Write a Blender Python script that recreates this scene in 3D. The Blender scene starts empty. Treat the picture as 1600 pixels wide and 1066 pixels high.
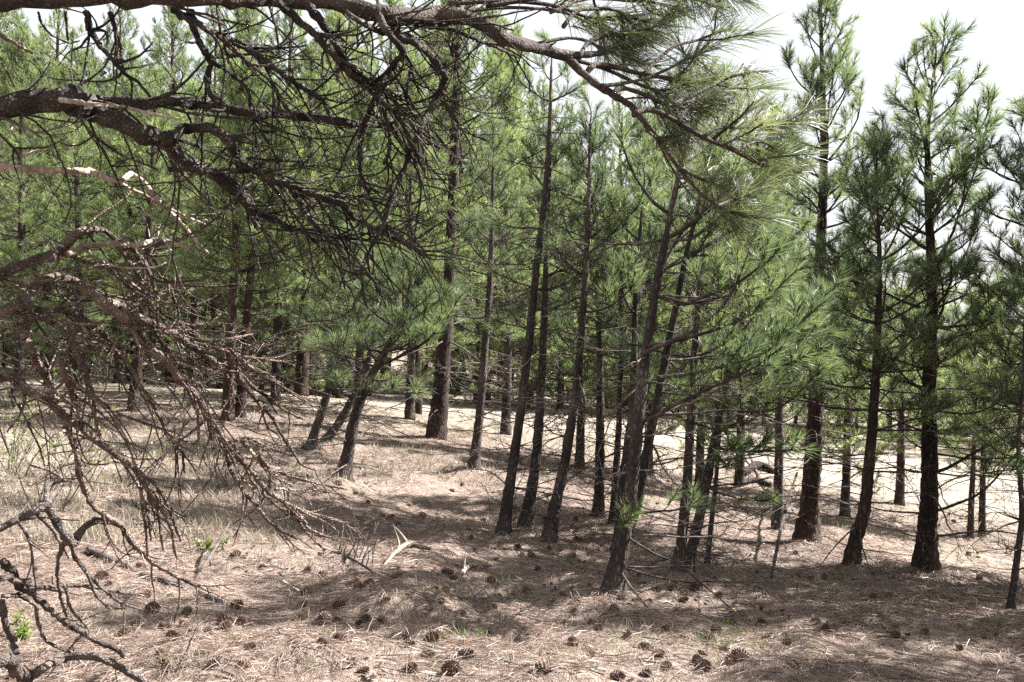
import bpy, math, random
import numpy as np
from mathutils import Vector, Matrix, Quaternion
R = math.radians
random.seed(11)
rng = np.random.default_rng(11)
scene = bpy.context.scene
COL = scene.collection

# ------------------------------------------------------------------ camera
F = 1280.0                                   # focal length in photo pixels (1600 wide)
CAMZ, HORIZON = 1.6, 500.0
PITCH = -math.atan((533.0 - HORIZON) / F)
cam_d = bpy.data.cameras.new('camera'); cam = bpy.data.objects.new('camera', cam_d); COL.objects.link(cam)
cam_d.sensor_width = 36.0; cam_d.lens = 36.0 * F / 1600.0
cam_d.clip_start = 0.05; cam_d.clip_end = 3000
cam.location = (0, 0, CAMZ); cam.rotation_euler = (R(90) + PITCH, 0, 0)
scene.camera = cam

# ------------------------------------------------------------------ light
SUN_AZ, SUN_EL = 70.0, 42.0                  # degrees right of the view direction, above the horizon
SUND = Vector((math.sin(R(SUN_AZ)) * math.cos(R(SUN_EL)), math.cos(R(SUN_AZ)) * math.cos(R(SUN_EL)), math.sin(R(SUN_EL))))
world = bpy.data.worlds.new('World'); scene.world = world; world.use_nodes = True
wn = world.node_tree; wn.nodes.clear()
sky = wn.nodes.new('ShaderNodeTexSky'); sky.sky_type = 'NISHITA'; sky.sun_disc = False
sky.sun_elevation = R(SUN_EL); sky.sun_rotation = R(SUN_AZ); sky.air_density = 1.0; sky.dust_density = 3.0; sky.ozone_density = 1.0
bg = wn.nodes.new('ShaderNodeBackground'); bg.inputs[1].default_value = 0.05
wo = wn.nodes.new('ShaderNodeOutputWorld')
veil = wn.nodes.new('ShaderNodeMixRGB'); veil.inputs[0].default_value = 0.85; veil.inputs[2].default_value = (4.6, 4.7, 4.85, 1)   # thin high cloud, even all over
wn.links.new(sky.outputs[0], veil.inputs[1]); wn.links.new(veil.outputs[0], bg.inputs[0]); wn.links.new(bg.outputs[0], wo.inputs[0])
sun_d = bpy.data.lights.new('sun', 'SUN'); sun_d.energy = 5.0; sun_d.angle = R(0.53); sun_d.color = (1.0, 0.985, 0.955)
sun = bpy.data.objects.new('sun', sun_d); COL.objects.link(sun); sun.location = (20, 20, 30)
sun.rotation_euler = SUND.to_track_quat('Z', 'Y').to_euler()
scene.view_settings.view_transform = 'Standard'; scene.view_settings.look = 'None'
scene.view_settings.exposure = 2.35; scene.view_settings.gamma = 1.0
scene.view_settings.use_curve_mapping = False
scene.render.engine = 'CYCLES'
cy = scene.cycles
cy.max_bounces = 6; cy.diffuse_bounces = 4; cy.glossy_bounces = 2; cy.transmission_bounces = 4; cy.transparent_max_bounces = 4
cy.caustics_reflective = False; cy.caustics_refractive = False
cy.use_denoising = False
cy.sample_clamp_indirect = 4.0

# ------------------------------------------------------------------ pixel -> place
_c, _s = math.cos(PITCH), math.sin(PITCH)
def P(px, py, d):
    """photo pixel at distance d along the view axis"""
    x = (px - 800.0) / F * d; u = (533.0 - py) / F * d
    return Vector((x, d * _c - u * _s, CAMZ + d * _s + u * _c))

# tree bases and other ground points read off the photograph: px, py, distance (from cone and trunk sizes)
GP = [(0,1066,3.6),(400,1066,3.7),(800,1066,3.85),(1200,1066,4.0),(1600,1066,4.3),(200,940,5.1),(560,930,5.5),
      (955,935,6.0),(1065,905,7.1),(1105,893,7.6),(860,842,9.0),(822,828,9.4),(785,835,9.1),(935,808,10.4),
      (1327,892,8.8),(1447,890,9.2),(1262,852,10.5),(1215,828,12.0),(537,750,10.5),(740,735,12.6),(485,707,12.5),
      (508,697,13.0),(680,682,16.0),(470,617,22.0),(365,655,15.0),(208,642,16.0),(1405,790,17.0),(1525,842,15.0),
      (1580,950,6.8),(80,770,8.2),(300,790,8.6),(40,650,15),(980,668,25.5),(720,648,26.0),(1180,700,24.0),(1330,735,22.5),(1500,760,23.0),
      (1600,800,19.0),(850,600,44),(1250,640,40),(1550,670,40),(300,590,32),(60,560,36)]
ctrl = [tuple(P(*g)) for g in GP] + [(0,0,0.0),(0,-10,0.4),(-10,-4,0.9),(10,-5,-0.9),(-9,6,0.35),(-22,10,1.4),(22,8,-2.8),(-40,40,2.0),
       (45,40,-5.5),(0,66,-2.0),(50,66,-5.5),(-50,66,5.0),(0,-45,1.5),(60,0,-5.5),(-60,0,4.0),(-45,-45,4),(45,-45,-4)]
ctrl = np.array(ctrl); ctrl[7:24, 2] -= .06
FOOT = [tuple(P(*g)) for g in GP[7:24]]
def _tps(r2): return np.where(r2 > 1e-9, 0.5 * r2 * np.log(np.maximum(r2, 1e-9)), 0.0)
def _fit():
    n = len(ctrl); xy = ctrl[:, :2]
    K = _tps(((xy[:, None] - xy[None]) ** 2).sum(-1)) + np.eye(n) * 0.6
    Q = np.hstack([np.ones((n, 1)), xy])
    A = np.block([[K, Q], [Q.T, np.zeros((3, 3))]])
    return np.linalg.solve(A, np.concatenate([ctrl[:, 2], np.zeros(3)]))
_w = _fit()
def _hash(ix, iy, s):
    v = np.sin(ix * 127.1 + iy * 311.7 + s * 74.7) * 43758.5453
    return v - np.floor(v)
def vnoise(x, y, s=0):
    ix, iy = np.floor(x), np.floor(y); fx, fy = x - ix, y - iy
    fx = fx * fx * (3 - 2 * fx); fy = fy * fy * (3 - 2 * fy)
    a = _hash(ix, iy, s); b = _hash(ix + 1, iy, s); c = _hash(ix, iy + 1, s); d = _hash(ix + 1, iy + 1, s)
    return (a * (1 - fx) + b * fx) * (1 - fy) + (c * (1 - fx) + d * fx) * fy
def H(x, y):
    """ground height, vectorised"""
    x = np.atleast_1d(np.asarray(x, float)); y = np.atleast_1d(np.asarray(y, float))
    r = np.hypot(x, y); k = np.where(r > 70, 70 / np.maximum(r, 1e-6), 1.0)
    qx, qy = x * k, y * k
    out = np.empty_like(x)
    for i in range(0, len(x), 40000):
        s = slice(i, i + 40000)
        r2 = (qx[s, None] - ctrl[None, :, 0]) ** 2 + (qy[s, None] - ctrl[None, :, 1]) ** 2
        out[s] = _tps(r2) @ _w[:-3] + _w[-3] + _w[-2] * qx[s] + _w[-1] * qy[s]
    near = np.clip(1.4 - r / 30, 0, 1)
    out += near * ((vnoise(x * 1.3, y * 1.3, 1) - .5) * 0.13 + (vnoise(x * 4.1, y * 4.1, 2) - .5) * 0.065 + (vnoise(x * 11, y * 11, 3) - .5) * 0.022)
    for fx, fy, _ in FOOT: out += .07 * np.exp(-((x - fx) ** 2 + (y - fy) ** 2) / .13)          # litter heaped round the trunks
    # the wooded hill far behind, rising to the left
    az = np.arctan2(x, np.maximum(y, 1e-3)); t = np.clip((r - 75) / 210, 0, 1); t = t * t * (3 - 2 * t)
    out += np.where(y > 0, 62 * t * np.clip(0.5 - (az + 0.15) * 1.6, 0.0, 1.0), 0)
    return out
def h1(x, y): return float(H([x], [y])[0])
def G(px, py):
    """where the ray through a photo pixel meets the ground -> point, distance"""
    ds = np.concatenate([np.arange(2.5, 20, .05), np.arange(20, 70, .25)])
    p0 = P(px, py, 1.0); dv = p0 - Vector((0, 0, CAMZ))
    zs = CAMZ + dv.z * ds; hs = H(dv.x * ds, dv.y * ds)
    k = np.argmax(zs < hs)
    if zs[k] >= hs[k]: k = len(ds) - 1
    d = float(ds[k]); p = P(px, py, d); p.z = h1(p.x, p.y)
    return p, d

# ------------------------------------------------------------------ materials
def nm(name):
    m = bpy.data.materials.new(name); m.use_nodes = True; nt = m.node_tree; nt.nodes.clear()
    return m, nt, nt.nodes.new('ShaderNodeOutputMaterial')
def N(nt, t, **kw):
    n = nt.nodes.new(t)
    for k, v in kw.items():
        if k in n.inputs.keys(): n.inputs[k].default_value = v
        else: setattr(n, k, v)
    return n
def ramp(nt, stops):
    r = nt.nodes.new('ShaderNodeValToRGB'); e = r.color_ramp.elements
    while len(e) > 1: e.remove(e[-1])
    e[0].position, e[0].color = stops[0][0], (*stops[0][1], 1)
    for p, c in stops[1:]:
        k = e.new(p); k.color = (*c, 1)
    return r
def bark_mat(name, dark, mid, light, scale=1.0, stretch=(1, 1, .35), bump=.6, rough=.9):
    m, nt, out = nm(name); L = nt.links.new
    tc = N(nt, 'ShaderNodeTexCoord'); mp = N(nt, 'ShaderNodeMapping'); mp.inputs['Scale'].default_value = stretch
    oi = N(nt, 'ShaderNodeObjectInfo'); L(tc.outputs['Object'], mp.inputs['Vector'])
    vo = N(nt, 'ShaderNodeTexVoronoi', feature='DISTANCE_TO_EDGE', Scale=38 * scale)
    no = N(nt, 'ShaderNodeTexNoise', Scale=30 * scale, Detail=5.0, Roughness=.65)
    no2 = N(nt, 'ShaderNodeTexNoise', Scale=5 * scale, Detail=2.0)
    for n in (vo, no, no2): L(mp.outputs[0], n.inputs['Vector'])
    rp = ramp(nt, [(0.0, dark), (.45, mid), (1.0, light)])
    ma = N(nt, 'ShaderNodeMath', operation='MULTIPLY_ADD'); ma.inputs[1].default_value = 2.2; ma.inputs[2].default_value = -.1
    mb = N(nt, 'ShaderNodeMath', operation='MULTIPLY')
    L(vo.outputs['Distance'], ma.inputs[0]); L(ma.outputs[0], mb.inputs[0])
    ad = N(nt, 'ShaderNodeMath', operation='ADD'); L(no.outputs['Fac'], mb.inputs[1]); L(mb.outputs[0], ad.inputs[0])
    sb = N(nt, 'ShaderNodeMath', operation='MULTIPLY_ADD'); sb.inputs[1].default_value = 1.5; sb.inputs[2].default_value = -.46
    L(no2.outputs['Fac'], sb.inputs[0]); L(sb.outputs[0], ad.inputs[1]); L(ad.outputs[0], rp.inputs[0])
    bs = N(nt, 'ShaderNodeBsdfPrincipled', Roughness=rough); bs.inputs['Specular IOR Level'].default_value = .25
    hs = N(nt, 'ShaderNodeHueSaturation'); mr = N(nt, 'ShaderNodeMapRange'); mr.inputs[3].default_value = .75; mr.inputs[4].default_value = 1.25
    L(oi.outputs['Random'], mr.inputs[0]); L(mr.outputs[0], hs.inputs['Value']); L(rp.outputs[0], hs.inputs['Color'])
    bp = N(nt, 'ShaderNodeBump', Strength=bump, Distance=.02); L(ad.outputs[0], bp.inputs['Height'])
    L(hs.outputs[0], bs.inputs['Base Color']); L(bp.outputs[0], bs.inputs['Normal']); L(bs.outputs[0], out.inputs[0])
    return m
M = {}
M['bark'] = bark_mat('pine_bark', (.010, .008, .007), (.045, .034, .030), (.16, .13, .115))
M['old_bark'] = bark_mat('old_pine_bark', (.010, .006, .005), (.036, .022, .017), (.13, .085, .066), .6)
M['shaded_deadwood'] = bark_mat('shaded_dead_bark', (.010, .008, .007), (.050, .040, .034), (.21, .17, .145), 2.6, (1, 1, 1), 1.0)  # upper dead limbs: bark colour darkened to carry the shade they hang in
M['sunlit_deadwood'] = bark_mat('sunlit_dead_bark', (.024, .016, .013), (.15, .108, .086), (.42, .33, .27), 2.6, (1, 1, 1), 1.0)  # same dead bark with sunlight put into its colour, mainly for the lower limbs
M['greydead'] = bark_mat('weathered_dead_bark', (.035, .028, .026), (.12, .094, .083), (.27, .225, .20), 2.2, (1, 1, 1), .8)
M['bleached'] = bark_mat('bleached_wood', (.10, .075, .06), (.26, .21, .17), (.44, .38, .33), 1.4, (1, 1, .4), .4)
M['twig'] = bark_mat('twig_bark', (.014, .011, .010), (.05, .038, .032), (.13, .10, .085), 2.0, (1, 1, 1), .5)
def leaf_mat(name, cols, tcol, trans=.38, gloss=.35):
    m, nt, out = nm(name); L = nt.links.new
    ge = N(nt, 'ShaderNodeNewGeometry'); oi = N(nt, 'ShaderNodeObjectInfo')
    mx = N(nt, 'ShaderNodeMath', operation='MULTIPLY_ADD'); mx.inputs[1].default_value = .55
    m2 = N(nt, 'ShaderNodeMath', operation='MULTIPLY'); m2.inputs[1].default_value = .45
    L(oi.outputs['Random'], m2.inputs[0]); L(ge.outputs['Random Per Island'], mx.inputs[0]); L(m2.outputs[0], mx.inputs[2])
    rp = ramp(nt, cols); L(mx.outputs[0], rp.inputs[0])
    bs = N(nt, 'ShaderNodeBsdfPrincipled', Roughness=gloss); bs.inputs['Specular IOR Level'].default_value = .5
    tr = N(nt, 'ShaderNodeBsdfTranslucent'); mul = N(nt, 'ShaderNodeMixRGB', blend_type='MULTIPLY'); mul.inputs[0].default_value = 1
    mul.inputs[2].default_value = (*tcol, 1)
    L(rp.outputs[0], bs.inputs['Base Color']); L(rp.outputs[0], mul.inputs[1]); L(mul.outputs[0], tr.inputs[0])
    mi = N(nt, 'ShaderNodeMixShader'); mi.inputs[0].default_value = trans
    L(bs.outputs[0], mi.inputs[1]); L(tr.outputs[0], mi.inputs[2]); L(mi.outputs[0], out.inputs[0])
    return m
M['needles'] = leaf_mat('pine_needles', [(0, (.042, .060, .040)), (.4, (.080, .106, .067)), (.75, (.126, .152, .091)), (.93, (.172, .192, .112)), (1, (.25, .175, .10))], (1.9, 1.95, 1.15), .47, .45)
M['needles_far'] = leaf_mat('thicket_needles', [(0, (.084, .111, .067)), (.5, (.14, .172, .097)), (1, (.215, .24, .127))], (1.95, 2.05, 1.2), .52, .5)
M['needles_near'] = leaf_mat('bough_needles', [(0, (.06, .078, .048)), (.5, (.11, .13, .078)), (.88, (.165, .182, .108)), (1, (.26, .175, .095))], (1.7, 1.7, 1.0), .42, .5)
M['oak_leaf'] = leaf_mat('shrub_leaf', [(0, (.075, .11, .035)), (1, (.15, .19, .06))], (1.6, 1.6, .8), .4)
M['grass'] = leaf_mat('green_grass', [(0, (.06, .09, .03)), (.6, (.10, .15, .045)), (1, (.2, .2, .09))], (1.5, 1.6, .9), .3, .6)
M['dry_grass'] = leaf_mat('dry_grass', [(0, (.18, .15, .115)), (.6, (.31, .275, .215)), (1, (.46, .42, .34))], (1.2, 1.15, 1.0), .3, .6)
M['litter'] = leaf_mat('fallen_needles', [(0, (.095, .060, .046)), (.35, (.215, .15, .119)), (.7, (.40, .322, .268)), (1, (.62, .545, .475))], (1.1, 1.0, .9), .12, .5)
def cone_mat():
    m, nt, out = nm('pine_cone_scale'); L = nt.links.new
    ge = N(nt, 'ShaderNodeNewGeometry'); oi = N(nt, 'ShaderNodeObjectInfo')
    a = N(nt, 'ShaderNodeMath', operation='MULTIPLY_ADD'); a.inputs[1].default_value = .5
    b = N(nt, 'ShaderNodeMath', operation='MULTIPLY'); b.inputs[1].default_value = .5
    L(oi.outputs['Random'], b.inputs[0]); L(ge.outputs['Random Per Island'], a.inputs[0]); L(b.outputs[0], a.inputs[2])
    rp = ramp(nt, [(0, (.04, .025, .019)), (.45, (.10, .06, .043)), (.8, (.19, .12, .085)), (1, (.34, .27, .22))]); L(a.outputs[0], rp.inputs[0])
    bs = N(nt, 'ShaderNodeBsdfPrincipled', Roughness=.6); L(rp.outputs[0], bs.inputs['Base Color']); L(bs.outputs[0], out.inputs[0]); return m
M['cone'] = cone_mat()
def ground_mat():
    m, nt, out = nm('forest_floor'); L = nt.links.new
    tc = N(nt, 'ShaderNodeTexCoord'); at = N(nt, 'ShaderNodeAttribute', attribute_name='open')
    n1 = N(nt, 'ShaderNodeTexNoise', Scale=1.1, Detail=6.0, Roughness=.65); n2 = N(nt, 'ShaderNodeTexNoise', Scale=14, Detail=5.0, Roughness=.7)
    n3 = N(nt, 'ShaderNodeTexNoise', Scale=75, Detail=3.0, Roughness=.7)
    mp = N(nt, 'ShaderNodeMapping'); mp.inputs['Rotation'].default_value = (0, 0, .6); mp.inputs['Scale'].default_value = (160, 22, 60)
    mp2 = N(nt, 'ShaderNodeMapping'); mp2.inputs['Rotation'].default_value = (0, 0, -.75); mp2.inputs['Scale'].default_value = (150, 20, 60)
    w1 = N(nt, 'ShaderNodeTexNoise', Scale=1.0, Detail=2.0); w2 = N(nt, 'ShaderNodeTexNoise', Scale=1.0, Detail=2.0)
    for n in (n1, n2, n3, mp, mp2): L(tc.outputs['Object'], n.inputs['Vector'])
    L(mp.outputs[0], w1.inputs['Vector']); L(mp2.outputs[0], w2.inputs['Vector'])
    mxw = N(nt, 'ShaderNodeMath', operation='MAXIMUM'); L(w1.outputs['Fac'], mxw.inputs[0]); L(w2.outputs['Fac'], mxw.inputs[1])
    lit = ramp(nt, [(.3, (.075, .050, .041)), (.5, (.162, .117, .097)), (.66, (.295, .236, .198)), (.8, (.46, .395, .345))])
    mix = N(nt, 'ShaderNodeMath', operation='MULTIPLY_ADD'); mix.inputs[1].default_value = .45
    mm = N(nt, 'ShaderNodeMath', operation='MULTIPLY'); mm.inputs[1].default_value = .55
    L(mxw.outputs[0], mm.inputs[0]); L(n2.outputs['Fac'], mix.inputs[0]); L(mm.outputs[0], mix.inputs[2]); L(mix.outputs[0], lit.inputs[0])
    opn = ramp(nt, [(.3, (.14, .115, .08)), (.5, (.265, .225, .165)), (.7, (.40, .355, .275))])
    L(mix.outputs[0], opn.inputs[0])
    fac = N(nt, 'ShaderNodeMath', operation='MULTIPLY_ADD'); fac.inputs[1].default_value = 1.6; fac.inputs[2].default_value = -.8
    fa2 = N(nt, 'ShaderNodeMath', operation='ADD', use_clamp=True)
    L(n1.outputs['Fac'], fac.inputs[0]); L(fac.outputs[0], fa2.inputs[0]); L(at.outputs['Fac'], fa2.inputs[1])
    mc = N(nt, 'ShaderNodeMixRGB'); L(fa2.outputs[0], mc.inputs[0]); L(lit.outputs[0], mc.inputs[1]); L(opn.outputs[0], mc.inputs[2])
    # thin greenish patches of moss and new grass
    gp = ramp(nt, [(.56, (0, 0, 0)), (.72, (1, 1, 1))]); n4 = N(nt, 'ShaderNodeTexNoise', Scale=2.3, Detail=5.0, Roughness=.7); L(tc.outputs['Object'], n4.inputs['Vector']); L(n4.outputs['Fac'], gp.inputs[0])
    gm = N(nt, 'ShaderNodeMath', operation='MULTIPLY'); gm.inputs[1].default_value = .5; L(gp.outputs[0], gm.inputs[0])
    n5 = N(nt, 'ShaderNodeTexNoise', Scale=.9, Detail=7.0, Roughness=.72); L(tc.outputs['Object'], n5.inputs['Vector']); sp = ramp(nt, [(.47, (0, 0, 0)), (.62, (.75, .75, .75))]); L(n5.outputs['Fac'], sp.inputs[0])
    ms = N(nt, 'ShaderNodeMixRGB'); ms.inputs[2].default_value = (.105, .078, .064, 1); L(sp.outputs[0], ms.inputs[0]); L(mc.outputs[0], ms.inputs[1]); mc = ms
    mg = N(nt, 'ShaderNodeMixRGB'); mg.inputs[2].default_value = (.15, .165, .085, 1); L(gm.outputs[0], mg.inputs[0]); L(mc.outputs[0], mg.inputs[1])
    bs = N(nt, 'ShaderNodeBsdfPrincipled', Roughness=.95); bs.inputs['Specular IOR Level'].default_value = .15
    ad = N(nt, 'ShaderNodeMath', operation='ADD'); L(n3.outputs['Fac'], ad.inputs[0]); L(mxw.outputs[0], ad.inputs[1])
    bp = N(nt, 'ShaderNodeBump', Strength=.8, Distance=.02); L(ad.outputs[0], bp.inputs['Height'])
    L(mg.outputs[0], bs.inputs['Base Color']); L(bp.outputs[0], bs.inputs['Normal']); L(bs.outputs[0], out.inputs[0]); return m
M['ground'] = ground_mat()
def simple_noise_mat(name, stops, scale, bump=.3):
    m, nt, out = nm(name); L = nt.links.new
    tc = N(nt, 'ShaderNodeTexCoord'); no = N(nt, 'ShaderNodeTexNoise', Scale=scale, Detail=6.0, Roughness=.7); L(tc.outputs['Object'], no.inputs['Vector'])
    rp = ramp(nt, stops); L(no.outputs['Fac'], rp.inputs[0]); bs = N(nt, 'ShaderNodeBsdfPrincipled', Roughness=.95); bs.inputs['Specular IOR Level'].default_value = .15
    bp = N(nt, 'ShaderNodeBump', Strength=bump, Distance=.02); L(no.outputs['Fac'], bp.inputs['Height'])
    L(rp.outputs[0], bs.inputs['Base Color']); L(bp.outputs[0], bs.inputs['Normal']); L(bs.outputs[0], out.inputs[0]); return m
M['road'] = simple_noise_mat('gravel_road', [(.32, (.13, .108, .085)), (.5, (.21, .18, .145)), (.72, (.30, .265, .22))], 1.3)
M['forest'] = simple_noise_mat('far_forest', [(.3, (.03, .05, .03)), (.7, (.08, .11, .05))], .3)

# ------------------------------------------------------------------ mesh helpers
class MB:
    """collects tubes, needles and leaves into one mesh"""
    def __init__(s): s.v = []; s.q = []; s.t = []; s.n = 0
    def add(s, V, quads=None, tris=None):
        V = np.asarray(V, float).reshape(-1, 3)
        if quads is not None and len(quads): s.q.append(np.asarray(quads, np.int64) + s.n)
        if tris is not None and len(tris): s.t.append(np.asarray(tris, np.int64) + s.n)
        s.v.append(V); s.n += len(V)
    def merge(s, o, mat=None):
        for_n = s.n
        for V in o.v:
            W = np.asarray(V)
            if mat is not None: W = W @ np.array(mat.to_3x3()).T + np.array(mat.translation)
            s.v.append(W); s.n += len(W)
        s.q += [q + for_n for q in o.q]; s.t += [t + for_n for t in o.t]
    def mesh(s, name, mat, smooth=True, origin=(0, 0, 0)):
        me = bpy.data.meshes.new(name)
        V = (np.concatenate(s.v) if s.v else np.zeros((0, 3))) - np.array(origin)
        q = np.concatenate(s.q) if s.q else np.zeros((0, 4), np.int64); t = np.concatenate(s.t) if s.t else np.zeros((0, 3), np.int64)
        me.vertices.add(len(V)); me.vertices.foreach_set('co', V.astype(np.float32).ravel())
        nl = q.size + t.size; me.loops.add(nl); me.loops.foreach_set('vertex_index', np.concatenate([q.ravel(), t.ravel()]).astype(np.int32))
        npoly = len(q) + len(t); me.polygons.add(npoly)
        tot = np.concatenate([np.full(len(q), 4), np.full(len(t), 3)]).astype(np.int32)
        me.polygons.foreach_set('loop_start', np.concatenate([[0], np.cumsum(tot)[:-1]]).astype(np.int32) if npoly else np.zeros(0, np.int32))
        me.polygons.foreach_set('use_smooth', np.full(npoly, smooth))
        me.materials.append(mat); me.update(calc_edges=True); return me
    def tube(s, pts, rad, sides=6, cap=True, knob=0.0):
        pts = np.array([tuple(p) for p in pts], float); n = len(pts)
        rad = np.asarray(rad, float) * np.ones(n)
        T = np.gradient(pts, axis=0); T /= np.maximum(np.linalg.norm(T, axis=1, keepdims=True), 1e-9)
        ref = np.array([0, 0, 1.0]) if abs(T[0, 2]) < .8 else np.array([0, 1.0, 0])
        U = np.cross(T[0], ref); U /= np.linalg.norm(U)
        ang = np.arange(sides) / sides * 2 * np.pi; V = []
        for i in range(n):
            U = U - T[i] * (U @ T[i]); U /= max(np.linalg.norm(U), 1e-9); W = np.cross(T[i], U)
            rr = rad[i] * (1 + (knob * (rng.random(sides) - .5) * 2 if knob else 0) * np.ones(sides))
            V.append(pts[i] + (np.cos(ang) * rr)[:, None] * U + (np.sin(ang) * rr)[:, None] * W)
        V = np.concatenate(V)
        i = np.arange(n - 1)[:, None] * sides; j = np.arange(sides)[None]; k = (j + 1) % sides
        Q = np.stack([i + j, i + k, i + sides + k, i + sides + j], -1).reshape(-1, 4)
        tr = []
        if cap:
            V = np.vstack([V, pts[0], pts[-1]]); a, b = n * sides, n * sides + 1
            tr = [(a, (x + 1) % sides, x) for x in range(sides)] + [(b, (n - 1) * sides + x, (n - 1) * sides + (x + 1) % sides) for x in range(sides)]
        s.add(V, Q, tr)
    def needles(s, base, tip, width, bend=0.0):
        """thin blades from base to tip (arrays); bend > 0 gives a drooping two-piece blade"""
        base = np.asarray(base); tip = np.asarray(tip); n = len(base)
        d = tip - base; rv = rng.normal(size=(n, 3)); sd = np.cross(d, rv); sd /= np.maximum(np.linalg.norm(sd, axis=1, keepdims=True), 1e-9)
        w = np.asarray(width) * np.ones(n); sd = sd * (w * .5)[:, None]
        if bend <= 0:
            V = np.stack([base - sd, base + sd, tip], 1).reshape(-1, 3); s.add(V, None, np.arange(3 * n).reshape(n, 3)); return
        mid = base + d * .55; mid[:, 2] += bend * np.linalg.norm(d, axis=1)
        V = np.stack([base - sd, base + sd, mid + sd * .9, mid - sd * .9, tip], 1).reshape(-1, 3)
        i = np.arange(n) * 5
        s.add(V, np.stack([i, i + 1, i + 2, i + 3], 1), np.stack([i + 3, i + 2, i + 4], 1))
def unit(v): v = np.asarray(v, float); return v / max(np.linalg.norm(v), 1e-9)
def tuft(mb, p, d, n, ln, wd, seg=.1, spread=(12, 62), bend=0.0):
    """a brush of needles round the last stretch of a twig that ends at p going d"""
    d = unit(d); a = unit(np.cross(d, [.3, .5, .8])); b = np.cross(d, a)
    g = max(1, n // 3); n = g * 3
    u = np.repeat(rng.random(g), 3); ph = np.repeat(rng.random(g) * 2 * np.pi, 3) + rng.normal(size=n) * .10
    th = np.repeat(np.radians(spread[0] + (spread[1] - spread[0]) * (1 - u[::3] * .75) * (0.55 + .45 * rng.random(g))), 3) + rng.normal(size=n) * .06
    base = np.asarray(p)[None] - d[None] * ((1 - u) * seg)[:, None]
    dr = d[None] * np.cos(th)[:, None] + (a[None] * np.cos(ph)[:, None] + b[None] * np.sin(ph)[:, None]) * np.sin(th)[:, None]
    l = ln * (.7 + .4 * rng.random(n)); tip = base + dr * l[:, None]; tip[:, 2] -= .10 * l
    mb.needles(base, tip, wd, bend)
def smooth_path(pts, step):
    """Catmull-Rom through points"""
    p = [np.array(tuple(q), float) for q in pts]
    if len(p) == 2: p = [p[0], (p[0] + p[1]) / 2, p[1]]
    p = [2 * p[0] - p[1]] + p + [2 * p[-1] - p[-2]]; out = []; par = []
    for i in range(1, len(p) - 2):
        m = max(1, int(np.linalg.norm(p[i + 1] - p[i]) / step))
        for k in range(m):
            t = k / m; a, b, c, e = p[i - 1], p[i], p[i + 1], p[i + 2]
            out.append(.5 * (2 * b + (c - a) * t + (2 * a - 5 * b + 4 * c - e) * t * t + (3 * b - a - 3 * c + e) * t ** 3)); par.append(i - 1 + t)
    out.append(p[-2]); par.append(len(p) - 3)
    return np.array(out), np.array(par)

# ------------------------------------------------------------------ object helpers
def link(o): COL.objects.link(o); return o
def empty(name, loc, label, cat, group=None):
    o = bpy.data.objects.new(name, None); o.location = loc; o.empty_display_size = .2
    o['label'] = label; o['category'] = cat
    if group: o['group'] = group
    return link(o)
def part(name, me, parent, loc=(0, 0, 0), quat=None, scale=None):
    o = bpy.data.objects.new(name, me); o.parent = parent; o.location = loc
    if quat is not None: o.rotation_mode = 'QUATERNION'; o.rotation_quaternion = quat
    if scale is not None: o.scale = (scale,) * 3 if np.isscalar(scale) else scale
    return link(o)
def single(name, me, loc, label, cat, group=None, quat=None, scale=None):
    o = part(name, me, None, loc, quat, scale); o['label'] = label; o['category'] = cat
    if group: o['group'] = group
    return o
def setting(name, me, kind='structure', label=None, cat=None):
    o = link(bpy.data.objects.new(name, me)); o['kind'] = kind
    if label: o['label'] = label
    if cat: o['category'] = cat
    return o

# ------------------------------------------------------------------ ground, road
TREE_XY = []
def axis(lo, hi, c0, c1, fine, grow):
    a = list(np.arange(c0, c1, fine)); x, st = c1, fine
    while x < hi: a.append(x); st *= grow; x += st
    a.append(hi); x, st, b = c0, fine, []
    while x > lo:
        st *= grow; x -= st; b.append(x)
    b[-1] = lo
    return np.array(b[::-1] + a)
def build_ground():
    xs = axis(-600, 600, -6, 8, .085, 1.05); ys = axis(-300, 900, 2.8, 13, .085, 1.045)
    X, Y = np.meshgrid(xs, ys); x, y = X.ravel(), Y.ravel(); z = H(x, y)
    mb = MB(); nx, ny = len(xs), len(ys); i = (np.arange(ny - 1)[:, None] * nx + np.arange(nx - 1)[None]).ravel()
    mb.add(np.stack([x, y, z], 1), np.stack([i, i + 1, i + nx + 1, i + nx], 1))
    me = mb.mesh('ground', M['ground'])
    # open = dry grass away from the trees, 0 = needle litter under them
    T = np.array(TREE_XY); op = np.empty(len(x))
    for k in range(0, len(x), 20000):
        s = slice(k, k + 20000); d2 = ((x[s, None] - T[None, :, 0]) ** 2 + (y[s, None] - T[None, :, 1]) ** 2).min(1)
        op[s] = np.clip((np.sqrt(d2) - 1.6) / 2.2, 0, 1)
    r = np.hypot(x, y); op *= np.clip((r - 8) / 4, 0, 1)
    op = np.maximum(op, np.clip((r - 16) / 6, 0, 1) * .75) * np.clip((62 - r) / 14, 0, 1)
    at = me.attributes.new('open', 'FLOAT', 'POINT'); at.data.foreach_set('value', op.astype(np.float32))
    setting('ground', me)
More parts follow.
